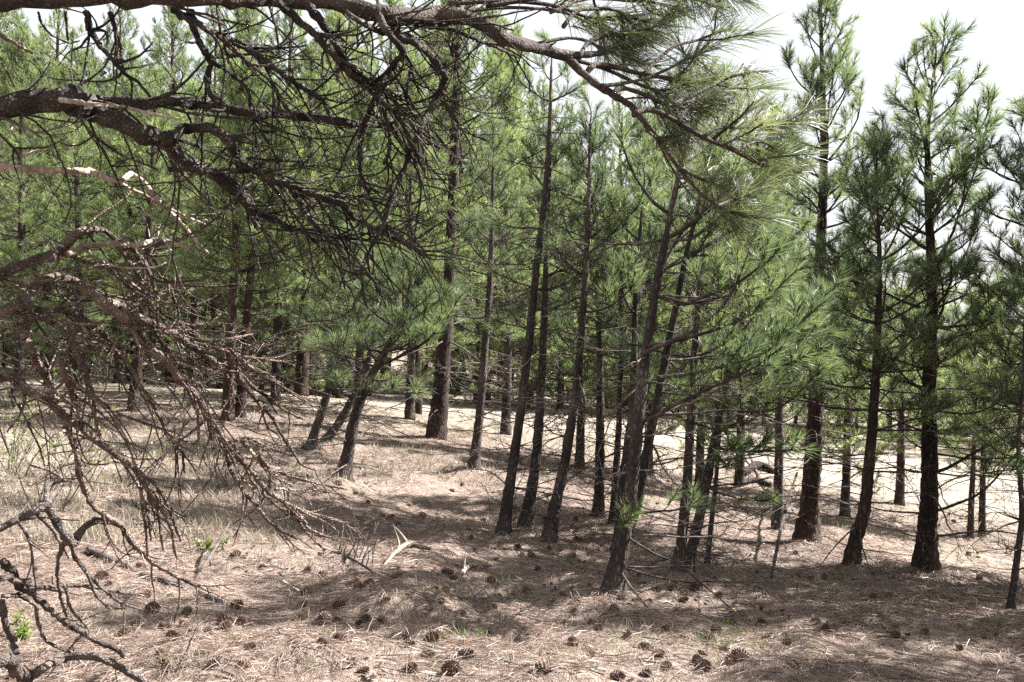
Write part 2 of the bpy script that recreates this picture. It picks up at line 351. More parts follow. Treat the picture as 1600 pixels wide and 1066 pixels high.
def build_road():
    cl = [P(*g) for g in [(560,640,29),(700,650,27),(850,662,25.8),(980,672,25),(1120,690,24),(1260,718,23),(1400,745,22.6),(1520,775,22.5),(1660,810,22)]]
    pt, _ = smooth_path(cl, .5); T = np.gradient(pt, axis=0); T[:, 2] = 0; T /= np.linalg.norm(T, axis=1, keepdims=True); S = np.stack([-T[:, 1], T[:, 0], T[:, 2]], 1)
    m = 9; V = []
    for i in range(len(pt)):
        for k in range(m):
            o = (k / (m - 1) - .5) * (np.interp(i / len(pt), [0, .45, .75, 1], [4.5, 5.5, 11, 12]) + .6 * vnoise(np.array([i * .21]), np.array([k // (m - 1) * 7.0]))[0])
            q = pt[i] + S[i] * o; V.append((q[0], q[1], h1(q[0], q[1]) + .05 - .035 * (2 * abs(k / (m - 1) - .5)) ** 3))
    n = len(pt); i = (np.arange(n - 1)[:, None] * m + np.arange(m - 1)[None]).ravel()
    mb = MB(); mb.add(V, np.stack([i, i + m, i + m + 1, i + 1], 1)); setting('dirt_road', mb.mesh('dirt_road', M['road']))

# ------------------------------------------------------------------ branch prototypes (origin at the trunk, growing along +X)
def grow(p, d, ln, steps, up, wob):
    pts = [np.array(p, float)]; d = unit(d)
    for k in range(steps):
        d = unit(d + np.array([0, 0, up / steps]) + rng.normal(size=3) * wob); pts.append(pts[-1] + d * ln / steps)
    return np.array(pts), d
def live_branch(L, nn, wd, nl=.152, bend=0.0):
    """wood + needles of one living pine branch: a bare inner half, then upswept foxtail twigs"""
    w, n = MB(), MB(); r0 = .007 + .0085 * L
    pts, d = grow((0, 0, 0), (1, 0, -.10), L, 10, .62, .08)
    w.tube(pts, np.linspace(r0, .0045, 11), 5, False)
    tuft(n, pts[-1], d, int(nn * 1.3), nl, wd, .20, (10, 58), bend)
    tw = max(2, int(L * 5.5)); side = 1
    for k in range(tw):
        t = .30 + .66 * (k + rng.random() * .7) / tw; i = min(int(t * 10), 9); p = pts[i] + (pts[i + 1] - pts[i]) * (t * 10 - i)
        ax = unit(pts[i + 1] - pts[i]); sd = unit(np.cross(ax, (0, 0, 1))) * side; side = -side
        dd = ax * (.6 + .3 * rng.random()) + sd * (.8 * rng.random() + .35) + np.array([0, 0, .35 * rng.random() - .05])
        ln = .16 + .42 * L * (1 - t) * (.5 + .8 * rng.random())
        q, e = grow(p, dd, ln, 5, .7, .1); w.tube(q, np.linspace(.0050, .0035, 6), 4, False)
        tuft(n, q[-1], e, nn, nl, wd, .17, (10, 58), bend)
        if ln > .30:
            for s2 in (1, -1):
                j = 2 if s2 == 1 else 3; e2 = unit(q[j + 1] - q[j]) + unit(np.cross(q[j + 1] - q[j], (0, 0, 1))) * s2 * .9
                q2, e3 = grow(q[j], e2, ln * .5, 4, .6, .1); w.tube(q2, np.linspace(.004, .003, 5), 4, False); tuft(n, q2[-1], e3, int(nn * .85), nl, wd, .15, (10, 58), bend)
        if rng.random() < .5:
            i = rng.integers(1, 5); q3, _ = grow(pts[i], unit(pts[i + 1] - pts[i]) + rng.normal(size=3) * .7, .12 + .2 * L * rng.random(), 4, -.1, .15); w.tube(q3, np.linspace(.003, .0012, 5), 3, False)
    return w, n
def dead_branch(L):
    w = MB(); pts, d = grow((0, 0, 0), (1, 0, .05), L, 9, -.25 + .3 * rng.random(), .10)
    w.tube(pts, np.linspace(.004 + .006 * L, .0015, 10), 5, False)
    for k in range(int(3 + L * 6)):
        i = rng.integers(3, 9); ax = unit(pts[i] - pts[i - 1]); dd = ax * .8 + rng.normal(size=3) * .55
        q, e = grow(pts[i], dd, L * (.12 + .3 * rng.random()), 5, -.1, .14); w.tube(q, np.linspace(.003, .0012, 6), 3, False)
        if rng.random() < .6:
            q2, _ = grow(q[2], e + rng.normal(size=3) * .7, L * .15, 4, 0, .15); w.tube(q2, np.linspace(.0022, .001, 5), 3, False)
    return w
PROTO = {}
def protos():
    for key, nn, wd, cnt in (('a', 112, .0040, 5), ('b', 64, .0066, 4)):      # a: nearer trees, b: trees further back (coarser needles)
        for L in (.35, .7, 1.2, 1.8):
            PROTO[key, L] = []
            for i in range(cnt):
                w, n = live_branch(L, nn, wd)
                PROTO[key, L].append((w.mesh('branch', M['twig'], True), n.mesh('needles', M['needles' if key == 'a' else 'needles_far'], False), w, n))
    for L in (.4, .8, 1.3):
        PROTO['dead', L] = [dead_branch(L).mesh('dead_branch', M['twig' if i == 0 else 'greydead'], True) for i in range(4)]
protos()
def pick(key, ln):
    Ls = [.35, .7, 1.2, 1.8] if key != 'dead' else [.4, .8, 1.3]
    L = min(Ls, key=lambda v: abs(math.log(v / ln))); return random.choice(PROTO[key, L]), min(max(ln / L, .7), 1.4)
def orient(az, el, roll):
    return Quaternion((0, 0, 1), az) @ Quaternion((0, 1, 0), -el) @ Quaternion((1, 0, 0), roll)

def pine(path, wpx, d, label, group=None, cat='pine tree', crown=.3, reach=1.3, density=1.0, dead=1.0, key='a', bias=None, extra=(), fork=None, bark='bark', sparse_side=None, name='pine_tree', top_up=60):
    """path: photo pixels of the trunk from the ground to the tip, all at distance d"""
    pts = [P(x, y, d) for x, y in path]; b = pts[0].copy(); b.z = h1(b.x, b.y)
    TREE_XY.append((b.x, b.y)); pts[0] = b - Vector((0, 0, .06))
    for i in range(2, len(pts)): pts[i].y += (random.random() - .5) * .25 * i / len(pts)
    root = empty(name, b, label, cat, group); k = d / F * .5
    stems = [(pts, wpx)]
    if fork:
        fp = [P(x, y, d + .12) for x, y in fork[0]]; fp[0] = fp[0]; stems.append((fp, fork[1]))
    for si, (sp, w) in enumerate(stems):
        sm, par = smooth_path(sp, .055 if d < 14 else .12); n = len(sm); s = np.concatenate([[0], np.cumsum(np.linalg.norm(np.diff(sm, axis=0), axis=1))]); s /= s[-1]
        rad = np.interp(s, np.linspace(0, 1, len(w)), np.array(w, float) * k) * (1 + .06 * (rng.random(n) - .5))
        if si == 0: rad *= 1 + (.75 if d < 14 else .3) * np.exp(-s * 26)
        mb = MB(); mb.tube(sm, rad, 16 if d < 14 else 8, True, .11 if d < 14 else .08)
        part('trunk', mb.mesh('trunk', M[bark], True, b), root)
        Ht = float(np.linalg.norm(np.diff(sm, axis=0), axis=1).sum())
        z = .06 * Ht if si == 0 else .25 * Ht; step = .20 + .012 * Ht
        while z < Ht * .985:
            t = z / Ht; i = min(int(np.searchsorted(s, t)), n - 1); c = sm[i]; cnt = random.randint(3, 5)
            a0 = random.random() * 6.28; cf = (t - crown) / (1 - crown)
            for j in range(cnt):
                az = a0 + j * 6.283 / cnt + random.uniform(-.4, .4)
                if bias is not None and random.random() < bias[1] and math.cos(az - bias[0]) < 0: az = bias[0] + random.uniform(-1.2, 1.2)
                live = cf > 0 and random.random() < min(1, .35 + cf * 2.2) * density
                if live:
                    ln = reach * (.22 + .95 * (1 - cf) ** .75) * random.uniform(.65, 1.15); ln *= min(1, .55 + cf * 2.5)
                    el = R(random.uniform(-8, 14) + (top_up - 10) * cf ** 1.3); (wm, nmesh, _, _), sc = pick(key, max(.22, ln))
                    q = orient(az, el, random.uniform(-.5, .5)); o = part('branch', wm, root, Vector(c) - b, q, sc * random.uniform(.92, 1.08)); part('needles', nmesh, o)
                elif t < crown + .35 and random.random() < .92 * dead:
                    me, sc = pick('dead', reach * random.uniform(.35, 1.1)); part('dead_branch', me, root, Vector(c) - b, orient(az, R(random.uniform(-22, 18)), random.random() * 6.28), sc)
            z += step * random.uniform(.75, 1.25) * (1 - .35 * t)
        tip = sm[-1]; (wm, nmesh, _, _), sc = pick(key, .35); o = part('branch', wm, root, Vector(tip) - b, orient(0, R(86), 0), 1.0); part('needles', nmesh, o)
    for (x0, y0, x1, y1, ln) in extra:                                   # boughs read one by one off the photograph
        a, e = P(x0, y0, d), P(x1, y1, d - .25); v = (e - a); (wm, nmesh, _, _), sc = pick(key, ln)
        o = part('branch', wm, root, a - b, orient(math.atan2(v.y, v.x), math.asin(max(-1, min(1, v.normalized().z))) - .12, random.uniform(-.3, .3)), ln / {.35:.35,.7:.7,1.2:1.2,1.8:1.8}[min([.35,.7,1.2,1.8], key=lambda q: abs(math.log(q / ln)))]); part('needles', nmesh, o)
    return root

# ------------------------------------------------------------------ the pines one can tell apart
RT = 0.0            # azimuth of the photo's right
pine([(955,938),(968,870),(985,770),(998,650),(1010,560),(1025,450),(1045,350),(1062,270),(1072,225),(1080,190)], [29,24,20,18,16,13,11,8,4], 6.0,
     'nearest standing pine, forked low into two leaning trunks on the shaded needle floor', reach=1.15, crown=.52, density=.46, dead=.75, bias=(RT + .5, .7), top_up=50,
     fork=([(968,880),(992,800),(1012,700),(1032,600),(1052,500),(1072,400),(1092,320),(1100,270)], [12,16,15,13,10,7,4]),
     extra=[(1005,552,1185,440,1.35),(1012,540,1210,500,1.2),(1000,660,1180,560,1.2),(1030,590,1230,560,1.3),(990,800,1090,790,.6),(960,825,985,815,.3)])
pine([(1056,906),(1063,860),(1072,760),(1079,650),(1086,520),(1095,420),(1104,340),(1110,290)], [17,15,13,10,7,3], 7.1,
     'dark straight pine trunk close against the right of the forked pine', crown=.45, reach=1.0, density=.45, dead=.6, bias=(RT + .5, .7), top_up=50)
pine([(1068,910),(1080,860),(1098,790),(1120,680),(1136,580),(1150,490),(1160,410),(1166,350)], [17,15,13,10,7,3], 7.25,
     'pine leaning right from the same foot as the dark straight trunk', crown=.3, reach=1.15, density=.75, dead=.6, bias=(RT - .3, .6),
     extra=[(1140,560,1270,530,.9),(1130,640,1270,620,1.0),(1115,700,1250,690,.8),(1105,760,1190,790,.6)])
pine([(1103,895),(1110,830),(1118,740),(1126,660),(1130,590)], [9,7,5,3], 7.7, 'thin dead pine sapling right of the leaning pine', crown=.97, reach=.55, dead=.9, cat='sapling', name='pine_sapling')
pine([(785,836),(792,790),(800,735),(814,640),(826,540),(838,420),(848,340),(857,230),(862,100)], [17,15,13,12,10,7,4], 9.1,
     'slim pine with bare pale top, leftmost of the three leaning trunks in the middle', crown=.55, reach=.9, density=.36, dead=1.1, bias=(1.57, .75), top_up=30)
pine([(820,829),(828,780),(838,715),(845,610),(850,500),(853,410),(857,330),(860,250)], [19,16,14,12,9,6,3], 9.4,
     'flaky-barked pine, middle one of the three leaning trunks', crown=.5, reach=.95, density=.48, dead=1.1, bias=(1.57, .75))
pine([(856,843),(866,795),(880,735),(899,620),(908,520),(915,420),(919,300),(923,190)], [19,16,14,11,9,6,3], 9.0,
     'pine leaning right, rightmost of the three leaning trunks in the middle', crown=.48, reach=.95, density=.48, dead=1.1, bias=(1.57, .75))
pine([(934,808),(937,740),(938,640),(937,540),(934,440),(932,330)], [16,14,11,8,3], 10.4, 'short upright pine between the leaning trunks and the forked pine', crown=.4, reach=.9, density=.55, bias=(1.57, .6))
pine([(957,812),(962,745),(968,660),(970,560),(970,460),(973,360)], [12,10,8,6,3], 10.0, 'thin wavy pine stem just left of the forked pine', crown=.5, reach=.7, density=.5, bias=(1.57, .6))
pine([(966,800),(978,720),(988,640),(991,540),(995,440),(1000,360),(1004,290)], [17,15,12,9,6,3], 9.0, 'dark pine trunk directly behind the forked pine', crown=.48, reach=.95, density=.5, bias=(1.57, .75))
pine([(740,736),(745,690),(751,630),(758,540),(765,450),(769,340),(771,210)], [15,13,11,9,6,3], 12.6, 'lone straight pine standing on the pale open slope', crown=.38, reach=1.0, density=.6, dead=1.1, bias=(1.57, .6))
pine([(535,750),(545,700),(556,650),(572,605),(600,552),(628,500),(650,440)], [21,18,15,12,8,3], 10.5, 'crooked pine leaning right under a low bright crown', crown=.35, reach=1.35, density=1.0, dead=1.2,
     bias=(RT, .4), extra=[(570,610,690,600,.9),(575,600,520,560,.8),(600,550,690,500,1.0),(590,570,560,470,.8),(610,540,640,440,.9)])
pine([(482,709),(492,675),(506,635),(520,580),(533,525),(545,465),(552,390)], [14,12,10,7,3], 12.5, 'slender leaning pine, left of the pair behind the crooked pine', crown=.4, reach=1.1, density=.9)
pine([(505,698),(520,675),(538,648),(556,612),(572,575),(585,510),(592,440)], [14,12,10,7,3], 13.0, 'strongly slanted pine, right of the pair behind the crooked pine', crown=.45, reach=1.1, density=.9)
pine([(680,684),(686,640),(692,570),(700,480),(704,390),(708,290),(712,170),(716,30),(720,-120)], [30,23,19,17,15,12,8,4], 16.0, 'big old dark pine with thick trunk behind the lone straight pine', crown=.3, reach=2.0, density=.8, bark='old_bark', key='b')
pine([(470,618),(473,560),(476,480),(480,380),(484,250),(487,90)], [21,18,15,11,7,4], 22.0, 'thick pine trunk standing far back on the left', crown=.22, reach=2.4, key='b', bark='old_bark')
pine([(356,655),(358,580),(362,490),(368,390),(372,270),(376,120)], [19,16,14,11,7,3], 15.0, 'dark pine trunk, left of the close pair behind the dead branches', crown=.3, reach=1.6, key='b', bark='old_bark')
pine([(374,652),(381,570),(388,480),(394,380),(400,260),(404,140)], [17,15,13,10,6,3], 15.3, 'reddish pine trunk, right of the close pair behind the dead branches', crown=.3, reach=1.6, key='b', bark='old_bark')
pine([(208,643),(215,560),(226,470),(233,380),(236,270),(240,130)], [18,16,14,11,6,3], 16.0, 'dark pine seen behind the arched dead limb on the left', crown=.3, reach=1.7, key='b', bark='old_bark')
pine([(1215,829),(1216,760),(1217,690),(1215,560),(1213,430),(1210,310),(1208,230)], [15,13,11,9,6,3], 12.0, 'slim straight pine left of the tall red-barked pine', crown=.28, reach=1.2, density=.85)
pine([(1260,853),(1265,790),(1270,700),(1276,560),(1283,400),(1285,250),(1283,110),(1280,12)], [29,25,22,17,13,9,4], 10.5, 'tallest pine on the right with its spire against the white sky', crown=.22, reach=1.45, density=.8, dead=1.1, bark='old_bark',
     extra=[(1285,210,1345,110,.8),(1285,260,1390,140,1.2),(1280,130,1335,50,.6)])
pine([(1327,893),(1338,840),(1351,790),(1365,680),(1372,540),(1373,400),(1371,300),(1370,235)], [21,18,15,12,9,5,3], 8.8, 'dark pine with a curved foot between two thick trunks', crown=.28, reach=1.15, density=.8, dead=.9, bark='old_bark')
pine([(1447,892),(1449,830),(1451,750),(1455,600),(1453,450),(1450,300),(1454,180),(1462,85)], [28,24,21,17,12,7,3], 9.2, 'thick dark pine with long bare lower boughs on the far right', crown=.22, reach=1.5, density=.78, dead=1.0, bark='old_bark',
     extra=[(1455,740,1600,655,1.7),(1455,800,1590,770,1.5),(1452,420,1560,210,1.6),(1450,330,1540,170,1.4),(1450,300,1425,130,.7)])
pine([(1405,792),(1407,740),(1408,660),(1409,560),(1410,480)], [15,12,9,5,2], 17.0, 'small red-barked pine at the edge of the bright clearing', crown=.25, reach=1.2, key='b')
pine([(1516,842),(1518,780),(1522,690),(1525,600),(1528,500)], [10,8,6,4,2], 15.0, 'left one of two thin twin pines against the bright clearing', crown=.25, reach=1.1, key='b')
pine([(1534,843),(1535,780),(1536,690),(1537,580),(1538,470)], [11,9,7,5,2], 15.2, 'right one of two thin twin pines against the bright clearing', crown=.25, reach=1.1, key='b')
pine([(1578,950),(1588,880),(1594,800),(1597,700),(1599,600),(1600,500)], [11,9,7,5,3], 6.8, 'thin bent pine stem at the right edge of the picture', crown=.55, reach=.7, density=.5, dead=1.2)
pine([(1690,930),(1692,800),(1688,640),(1685,460),(1682,300),(1680,120)], [34,28,22,15,8,3], 8.6, 'pine outside the right edge reaching its needled boughs into the picture', crown=.2, reach=1.6, density=.8,
     extra=[(1688,560,1520,440,1.6),(1686,380,1560,200,1.5),(1685,330,1570,260,1.3),(1690,700,1540,560,1.5)])
for i, (px, py, d, ty, lab) in enumerate([(905,745,15.5,330,'small dark pine behind the rightmost leaning trunk'),(1012,742,16,300,'young pine filling the gap behind the forked pine'),
        (1092,760,15,380,'bushy young pine behind the dark straight trunk'),(1155,770,16.5,330,'young pine left of the slim straight pine'),(1320,800,15,420,'bushy low pine between the tall spire pine and the curved-foot pine'),
        (640,655,19,180,'pale green pine left of the big old dark pine'),(430,625,20,160,'dense young pine above the slender leaning pair'),(300,640,18,150,'dense young pine behind the middle of the dead branches'),
        (120,640,17,100,'dense young pine behind the upper left limb'),(30,640,19,60,'pine filling the upper left corner'),(560,640,21,140,'pale young pine behind the crooked pine'),(790,690,19,150,'slim pine behind the lone straight pine')]):
    pine([(px, py), (px + 4, py - (py - ty) * .35), (px + 2, py - (py - ty) * .7), (px + 6, ty)], [15, 12, 8, 3], d, lab, crown=.12, reach=1.6 if d > 16 else 1.3, density=1.0, key='b', dead=.7)
# unseen neighbours to the right of the frame whose shade falls across the floor
for (x, y, hgt) in [(8.2, 5.2, 6.2), (7.6, 9.6, 6.5), (10.2, 8.0, 7.5), (5.9, 5.0, 6.0), (6.7, 7.2, 6.6), (9.5, 6.4, 7.5)]:
    px = 800 + x / y * F; py = 500 + (CAMZ - h1(x, y)) / y * F; ty = py - hgt / y * F
    pine([(px, py), (px + 3, (py + ty) / 2), (px, ty)], [26, 16, 3], y, 'pine %s outside the right side of the picture' % {5.2:'nearly level with the camera',9.6:'farthest back',8.0:'in the back row',5.0:'nearest to the frame',7.2:'just beyond the thin bent stem',6.4:'in the outer row'}[y], 'pines outside the right side of the picture', crown=.12, reach=1.75, density=1.0, key='b', dead=.3)

# ------------------------------------------------------------------ thicket behind: five whole-tree shapes shared by many trees
def far_proto(z0=1.0):
    tr, wd, nd = MB(), MB(), MB(); Ht = 10.0
    z = np.linspace(-.3, Ht, 14); pts = np.stack([np.cumsum(rng.normal(size=14) * .05), np.cumsum(rng.normal(size=14) * .05), z], 1)
    tr.tube(pts, np.linspace(.15, .015, 14), 7, True, .06)
    zz = z0
    while zz < Ht:
        t = zz / Ht; c = [np.interp(zz, z, pts[:, 0]), np.interp(zz, z, pts[:, 1]), zz]; a0 = random.random() * 6.28
        for j in range(random.randint(3, 5)):
            if z0 > .8 and t < .25 and random.random() < .4: continue
            ln = 2.1 * (.16 + (1 - t) ** .8) * random.uniform(.6, 1.1); L = min((.35, .7, 1.2, 1.8), key=lambda v: abs(math.log(v / ln))); pr = random.choice(PROTO['b', L])
            m = Matrix.Translation(c) @ orient(a0 + j * 1.5, R(random.uniform(-6, 14) + 45 * t * t), random.uniform(-.4, .4)).to_matrix().to_4x4() @ Matrix.Scale(min(1.3, ln / L), 4)
            wd.merge(pr[2], m); nd.merge(pr[3], m)
        zz += random.uniform(.3, .5) * (1 - .3 * t)
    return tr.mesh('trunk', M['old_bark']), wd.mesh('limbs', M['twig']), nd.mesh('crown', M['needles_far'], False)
FAR = [far_proto() for _ in range(4)]; LOW = [far_proto(.35) for _ in range(2)]
OUT = np.array([(-400,-100),(0,-140),(70,-80),(110,50),(150,110),(200,70),(240,-80),(330,-130),(420,-100),(500,-60),(600,-110),(690,-10),(760,-20),(830,20),(870,150),(960,130),(1040,110),(1120,180),(1200,240),(1300,300),(1400,345),(1500,360),(1600,330),(2000,300)])
def far_tree(px, d, lab, grp, hh=None):
    x = (px - 800) / F * d; z = h1(x, d); top = np.interp(px, OUT[:, 0], OUT[:, 1]) + random.uniform(-10, 130)
    hgt = (500 - top) / F * d + CAMZ - z; hgt = hh or min(max(hgt, 4.5), 20)
    TREE_XY.append((x, d)); tr, wd, nd = random.choice(LOW if hh or random.random() < .35 else FAR); sc = hgt / 10.3
    r = empty('pine_tree', (x, d, z), lab, 'pine tree', grp); r.rotation_euler = (random.uniform(-.04, .04), random.uniform(-.04, .04), random.random() * 6.28); r.scale = (max(sc, .75) ** .6 * sc ** .4,) * 2 + (sc,)
    part('trunk', tr, r); c = part('crown', nd, r); part('limbs', wd, c)
LMX = [(-30,'left of the picture edge'),(60,'above the bleached upper limb'),(150,'behind the fork of the thick upper limb'),(220,'behind the arched dead limb'),(300,'behind the bleached kinked branch'),(370,'behind the close pair of dark trunks'),(430,'behind the tangle of dead twigs'),
       (490,'behind the thick far trunk'),(560,'behind the crooked pine'),(630,'right of the crooked pine'),(695,'behind the big old dark pine'),(755,'behind the lone straight pine'),(810,'behind the leftmost leaning trunk'),(850,'behind the flaky-barked pine'),(905,'behind the rightmost leaning trunk'),(960,'behind the thin wavy stem'),
       (1030,'behind the forked pine'),(1100,'behind the dark straight trunk'),(1160,'behind the low needled boughs'),(1215,'behind the slim straight pine'),(1285,'behind the tallest spire pine'),(1370,'behind the curved-foot pine'),(1450,'behind the thick far-right pine'),(1530,'behind the thin twin pines'),(1600,'at the right edge of the picture'),(1720,'beyond the right edge of the picture')]
ORD = ['', 'second ', 'third ', 'fourth ', 'fifth ', 'sixth ', 'seventh ', 'eighth ', 'ninth ', 'tenth ']
FARS = []
def far_row(what, grp, spots, hh=None):
    """a row of thicket pines; each label says behind which nearer thing it shows, counted from the left where several share one"""
    bins = {}
    for px, d in sorted(spots): bins.setdefault(min(LMX, key=lambda q: abs(q[0] - px))[1], []).append((px, d))
    for ph, lst in bins.items():
        for i, (px, d) in enumerate(lst):
            pre = '' if len(lst) == 1 else (['left one of two: ', 'right one of two: '][i] if len(lst) == 2 else ORD[i] + 'from the left: ' if i else 'leftmost: ')
            far_tree(px, d, pre + what + ' ' + ph, grp, random.uniform(*hh) if hh else None)
U = random.uniform
far_row('thicket pine', 'pines of the thicket on the left', [(-160 + k * 54 + U(-18, 18), U(20, 30)) for k in range(16)])
far_row('deep-wood pine mostly hidden', 'pines deep in the left wood', [(-200 + k * 56 + U(-18, 18), U(31, 46)) for k in range(17)])
far_row('pine beyond the dirt road', 'pines beyond the road', [(700 + k * 34 + U(-14, 14), U(30.5, 38)) for k in range(20)])
far_row('back-row pine beyond the road', 'pines in the back rows beyond the road', [(690 + k * 46 + U(-16, 16), U(39, 54)) for k in range(18)])
far_row('pine beyond the bright clearing', 'pines beyond the clearing', [(1380 + k * 40 + U(-14, 14), U(29.5, 36)) for k in range(9)])
far_row('low bushy thicket pine', 'young pines on the thicket floor', [(-60 + k * 50 + U(-20, 20), U(24, 33)) for k in range(14)], (3, 5.5))
far_row('low bushy pine across the road', 'young pines along the far side of the road', [(700 + k * 46 + U(-16, 16), U(31, 37)) for k in range(20)], (3, 5.5))
# the wooded hill: far crowns nobody could count
hm = MB()
for k in range(2600):
    az = random.uniform(-.8, .3); r = 75 + 380 * random.random() ** 1.3; x, y = r * math.sin(az), r * math.cos(az); z = h1(x, y); hh = random.uniform(7, 13); n = 46
    t = rng.random(n) ** .8; a = rng.random(n) * 6.283; w = hh * .2 * (1.05 - t) * np.sqrt(rng.random(n)); c = np.stack([x + np.cos(a) * w, y + np.sin(a) * w, z + hh * (.08 + .9 * t)], 1)
    o = np.stack([np.cos(a), np.sin(a), .5 + .6 * rng.random(n)], 1) * (.35 + .5 * rng.random((n, 1)))
    hm.needles(c - o * .5, c + o, .55 + .4 * rng.random(n))
setting('hill_forest', hm.mesh('hill_forest', M['forest'], False), 'stuff', 'dark pine wood covering the distant hill', 'wood')
build_ground(); build_road()

# ------------------------------------------------------------------ the overhanging pine at the left: its trunk stands outside the frame
TX, TY = -2.7, 2.0
tb = Vector((TX, TY, h1(TX, TY)))
over = empty('overhanging_pine', tb, 'old pine at the left edge whose dead limbs and needled bough hang across the foreground', 'pine tree')
tp = [(TX, TY, tb.z - .1), (TX + .03, TY, tb.z + 1), (TX - .02, TY + .05, tb.z + 2.4), (TX + .05, TY, tb.z + 4), (TX, TY + .1, tb.z + 6.5), (TX + .1, TY + .1, tb.z + 8.5)]
sm, par = smooth_path(tp, .12); mb = MB(); mb.tube(sm, np.interp(par, [0, .3, 2, 5], [.27, .22, .19, .03]), 14, True, .07); part('trunk', mb.mesh('trunk', M['old_bark'], True, tb), over)
def side_twigs(mb, path, rad, n, lo, hi, bias, t0=.15, kids=.6):
    m = len(path)
    for _ in range(n):
        i = min(m - 2, int((t0 + (1 - t0) * random.random()) * (m - 1))); tan = unit(path[i + 1] - path[i])
        d = unit(tan * random.uniform(.6, 1.1) + unit(np.cross(tan, rng.normal(size=3))) * .6 + np.array(bias) * random.uniform(.2, .8))
        ln = random.uniform(lo, hi); r0 = min(rad[i] * .6, random.uniform(.0024, .0046)); st = 9; curl = rng.normal(size=3) * .11
        p = [path[i].copy()]
        for k in range(st):
            d = unit(d + curl + np.array(bias) * .05 + rng.normal(size=3) * .10); p.append(p[-1] + d * ln / st)
        p = np.array(p); mb.tube(p, np.linspace(r0, max(.0014, r0 * .45), st + 1) * (1 + .25 * rng.random(st + 1)), 5, True)
        for q in range(2):
            if random.random() < kids:
                j = random.randint(2, 7); e = unit(unit(p[j + 1] - p[j]) + rng.normal(size=3) * .6); pp = [p[j].copy()]; c2 = rng.normal(size=3) * .15
                for k in range(6): e = unit(e + c2 + rng.normal(size=3) * .13); pp.append(pp[-1] + e * ln * random.uniform(.3, .55) / 6)
                mb.tube(np.array(pp), np.linspace(r0 * .6, .001, 7), 4, True)
RB = (.75, .1, -.35)
LIMB = {}
def limb(key, pts, d0, d1, w0, w1, mat='shaded_deadwood', tw=0, tlen=(.12, .4), host=None, lead=None, bias=RB, wl=None):
    """a limb traced on the photograph; d0..d1 distance at its two ends, w0..w1 its thickness in photo pixels"""
    n = len(pts); q = []
    for i, (x, y) in enumerate(pts):
        d = d0 + (d1 - d0) * i / max(1, n - 1) + (.07 * math.sin(i * 2.1 + len(key) + pts[0][0]) if 0 < i < n - 1 else 0)
        if y > 780: d = min(d, G(x, y)[1] - .04)
        q.append(P(x, y, d))
    ws = wl if wl else list(np.linspace(w0, w1, n)); rr = [w * .5 * (d0 + (d1 - d0) * i / max(1, n - 1)) / F for i, w in enumerate(ws)]
    if lead is not None:
        q = [Vector((TX + .1, TY, tb.z + lead)), Vector((TX + .55, TY + (q[0].y - TY) * .55, tb.z + lead + (q[0].z - tb.z - lead) * .6))] + q; rr = [rr[0] * 1.35, rr[0] * 1.15] + rr
    sm, par = smooth_path(q, max(.012, min(.03, rr[0] * 1.2))); qa = np.array([tuple(v) for v in q]); lin = np.stack([np.interp(par, np.arange(len(qa)), qa[:, c]) for c in range(3)], 1)
    wob = rng.normal(size=(len(sm), 3)) * np.interp(par, np.arange(len(rr)), rr)[:, None] * .16; wob[0] = 0; sm = sm * .45 + lin * .55 + wob
    rad = np.interp(par, np.arange(len(rr)), rr) * (1 + .3 * (rng.random(len(par)) - .45))
    mb = MB(); mb.tube(sm, rad, 9 if rr[0] > .012 else 7, True, .17)
    for _ in range(int(len(sm) * .06)):                                   # broken spurs
        i = random.randint(1, len(sm) - 2); dv = unit(unit(sm[i + 1] - sm[i - 1]) * random.uniform(-.1, .9) + rng.normal(size=3)); ln = rad[i] + random.uniform(.006, .035); r1 = min(rad[i] * .5, random.uniform(.0018, .004))
        mb.tube(np.array([sm[i], sm[i] + dv * ln * .6, sm[i] + dv * ln + rng.normal(size=3) * .003]), [r1 * 1.2, r1, r1 * .7], 5, True)
    if tw: side_twigs(mb, sm, rad, tw, tlen[0], tlen[1], bias, .3 if lead is not None else .12)
    par_o = LIMB[host][0] if host else over
    o = part('branch' if host is None else 'twig', mb.mesh('branch' if host is None else 'twig', M[mat], True, tb), par_o); LIMB[key] = (o, sm, rad); return sm
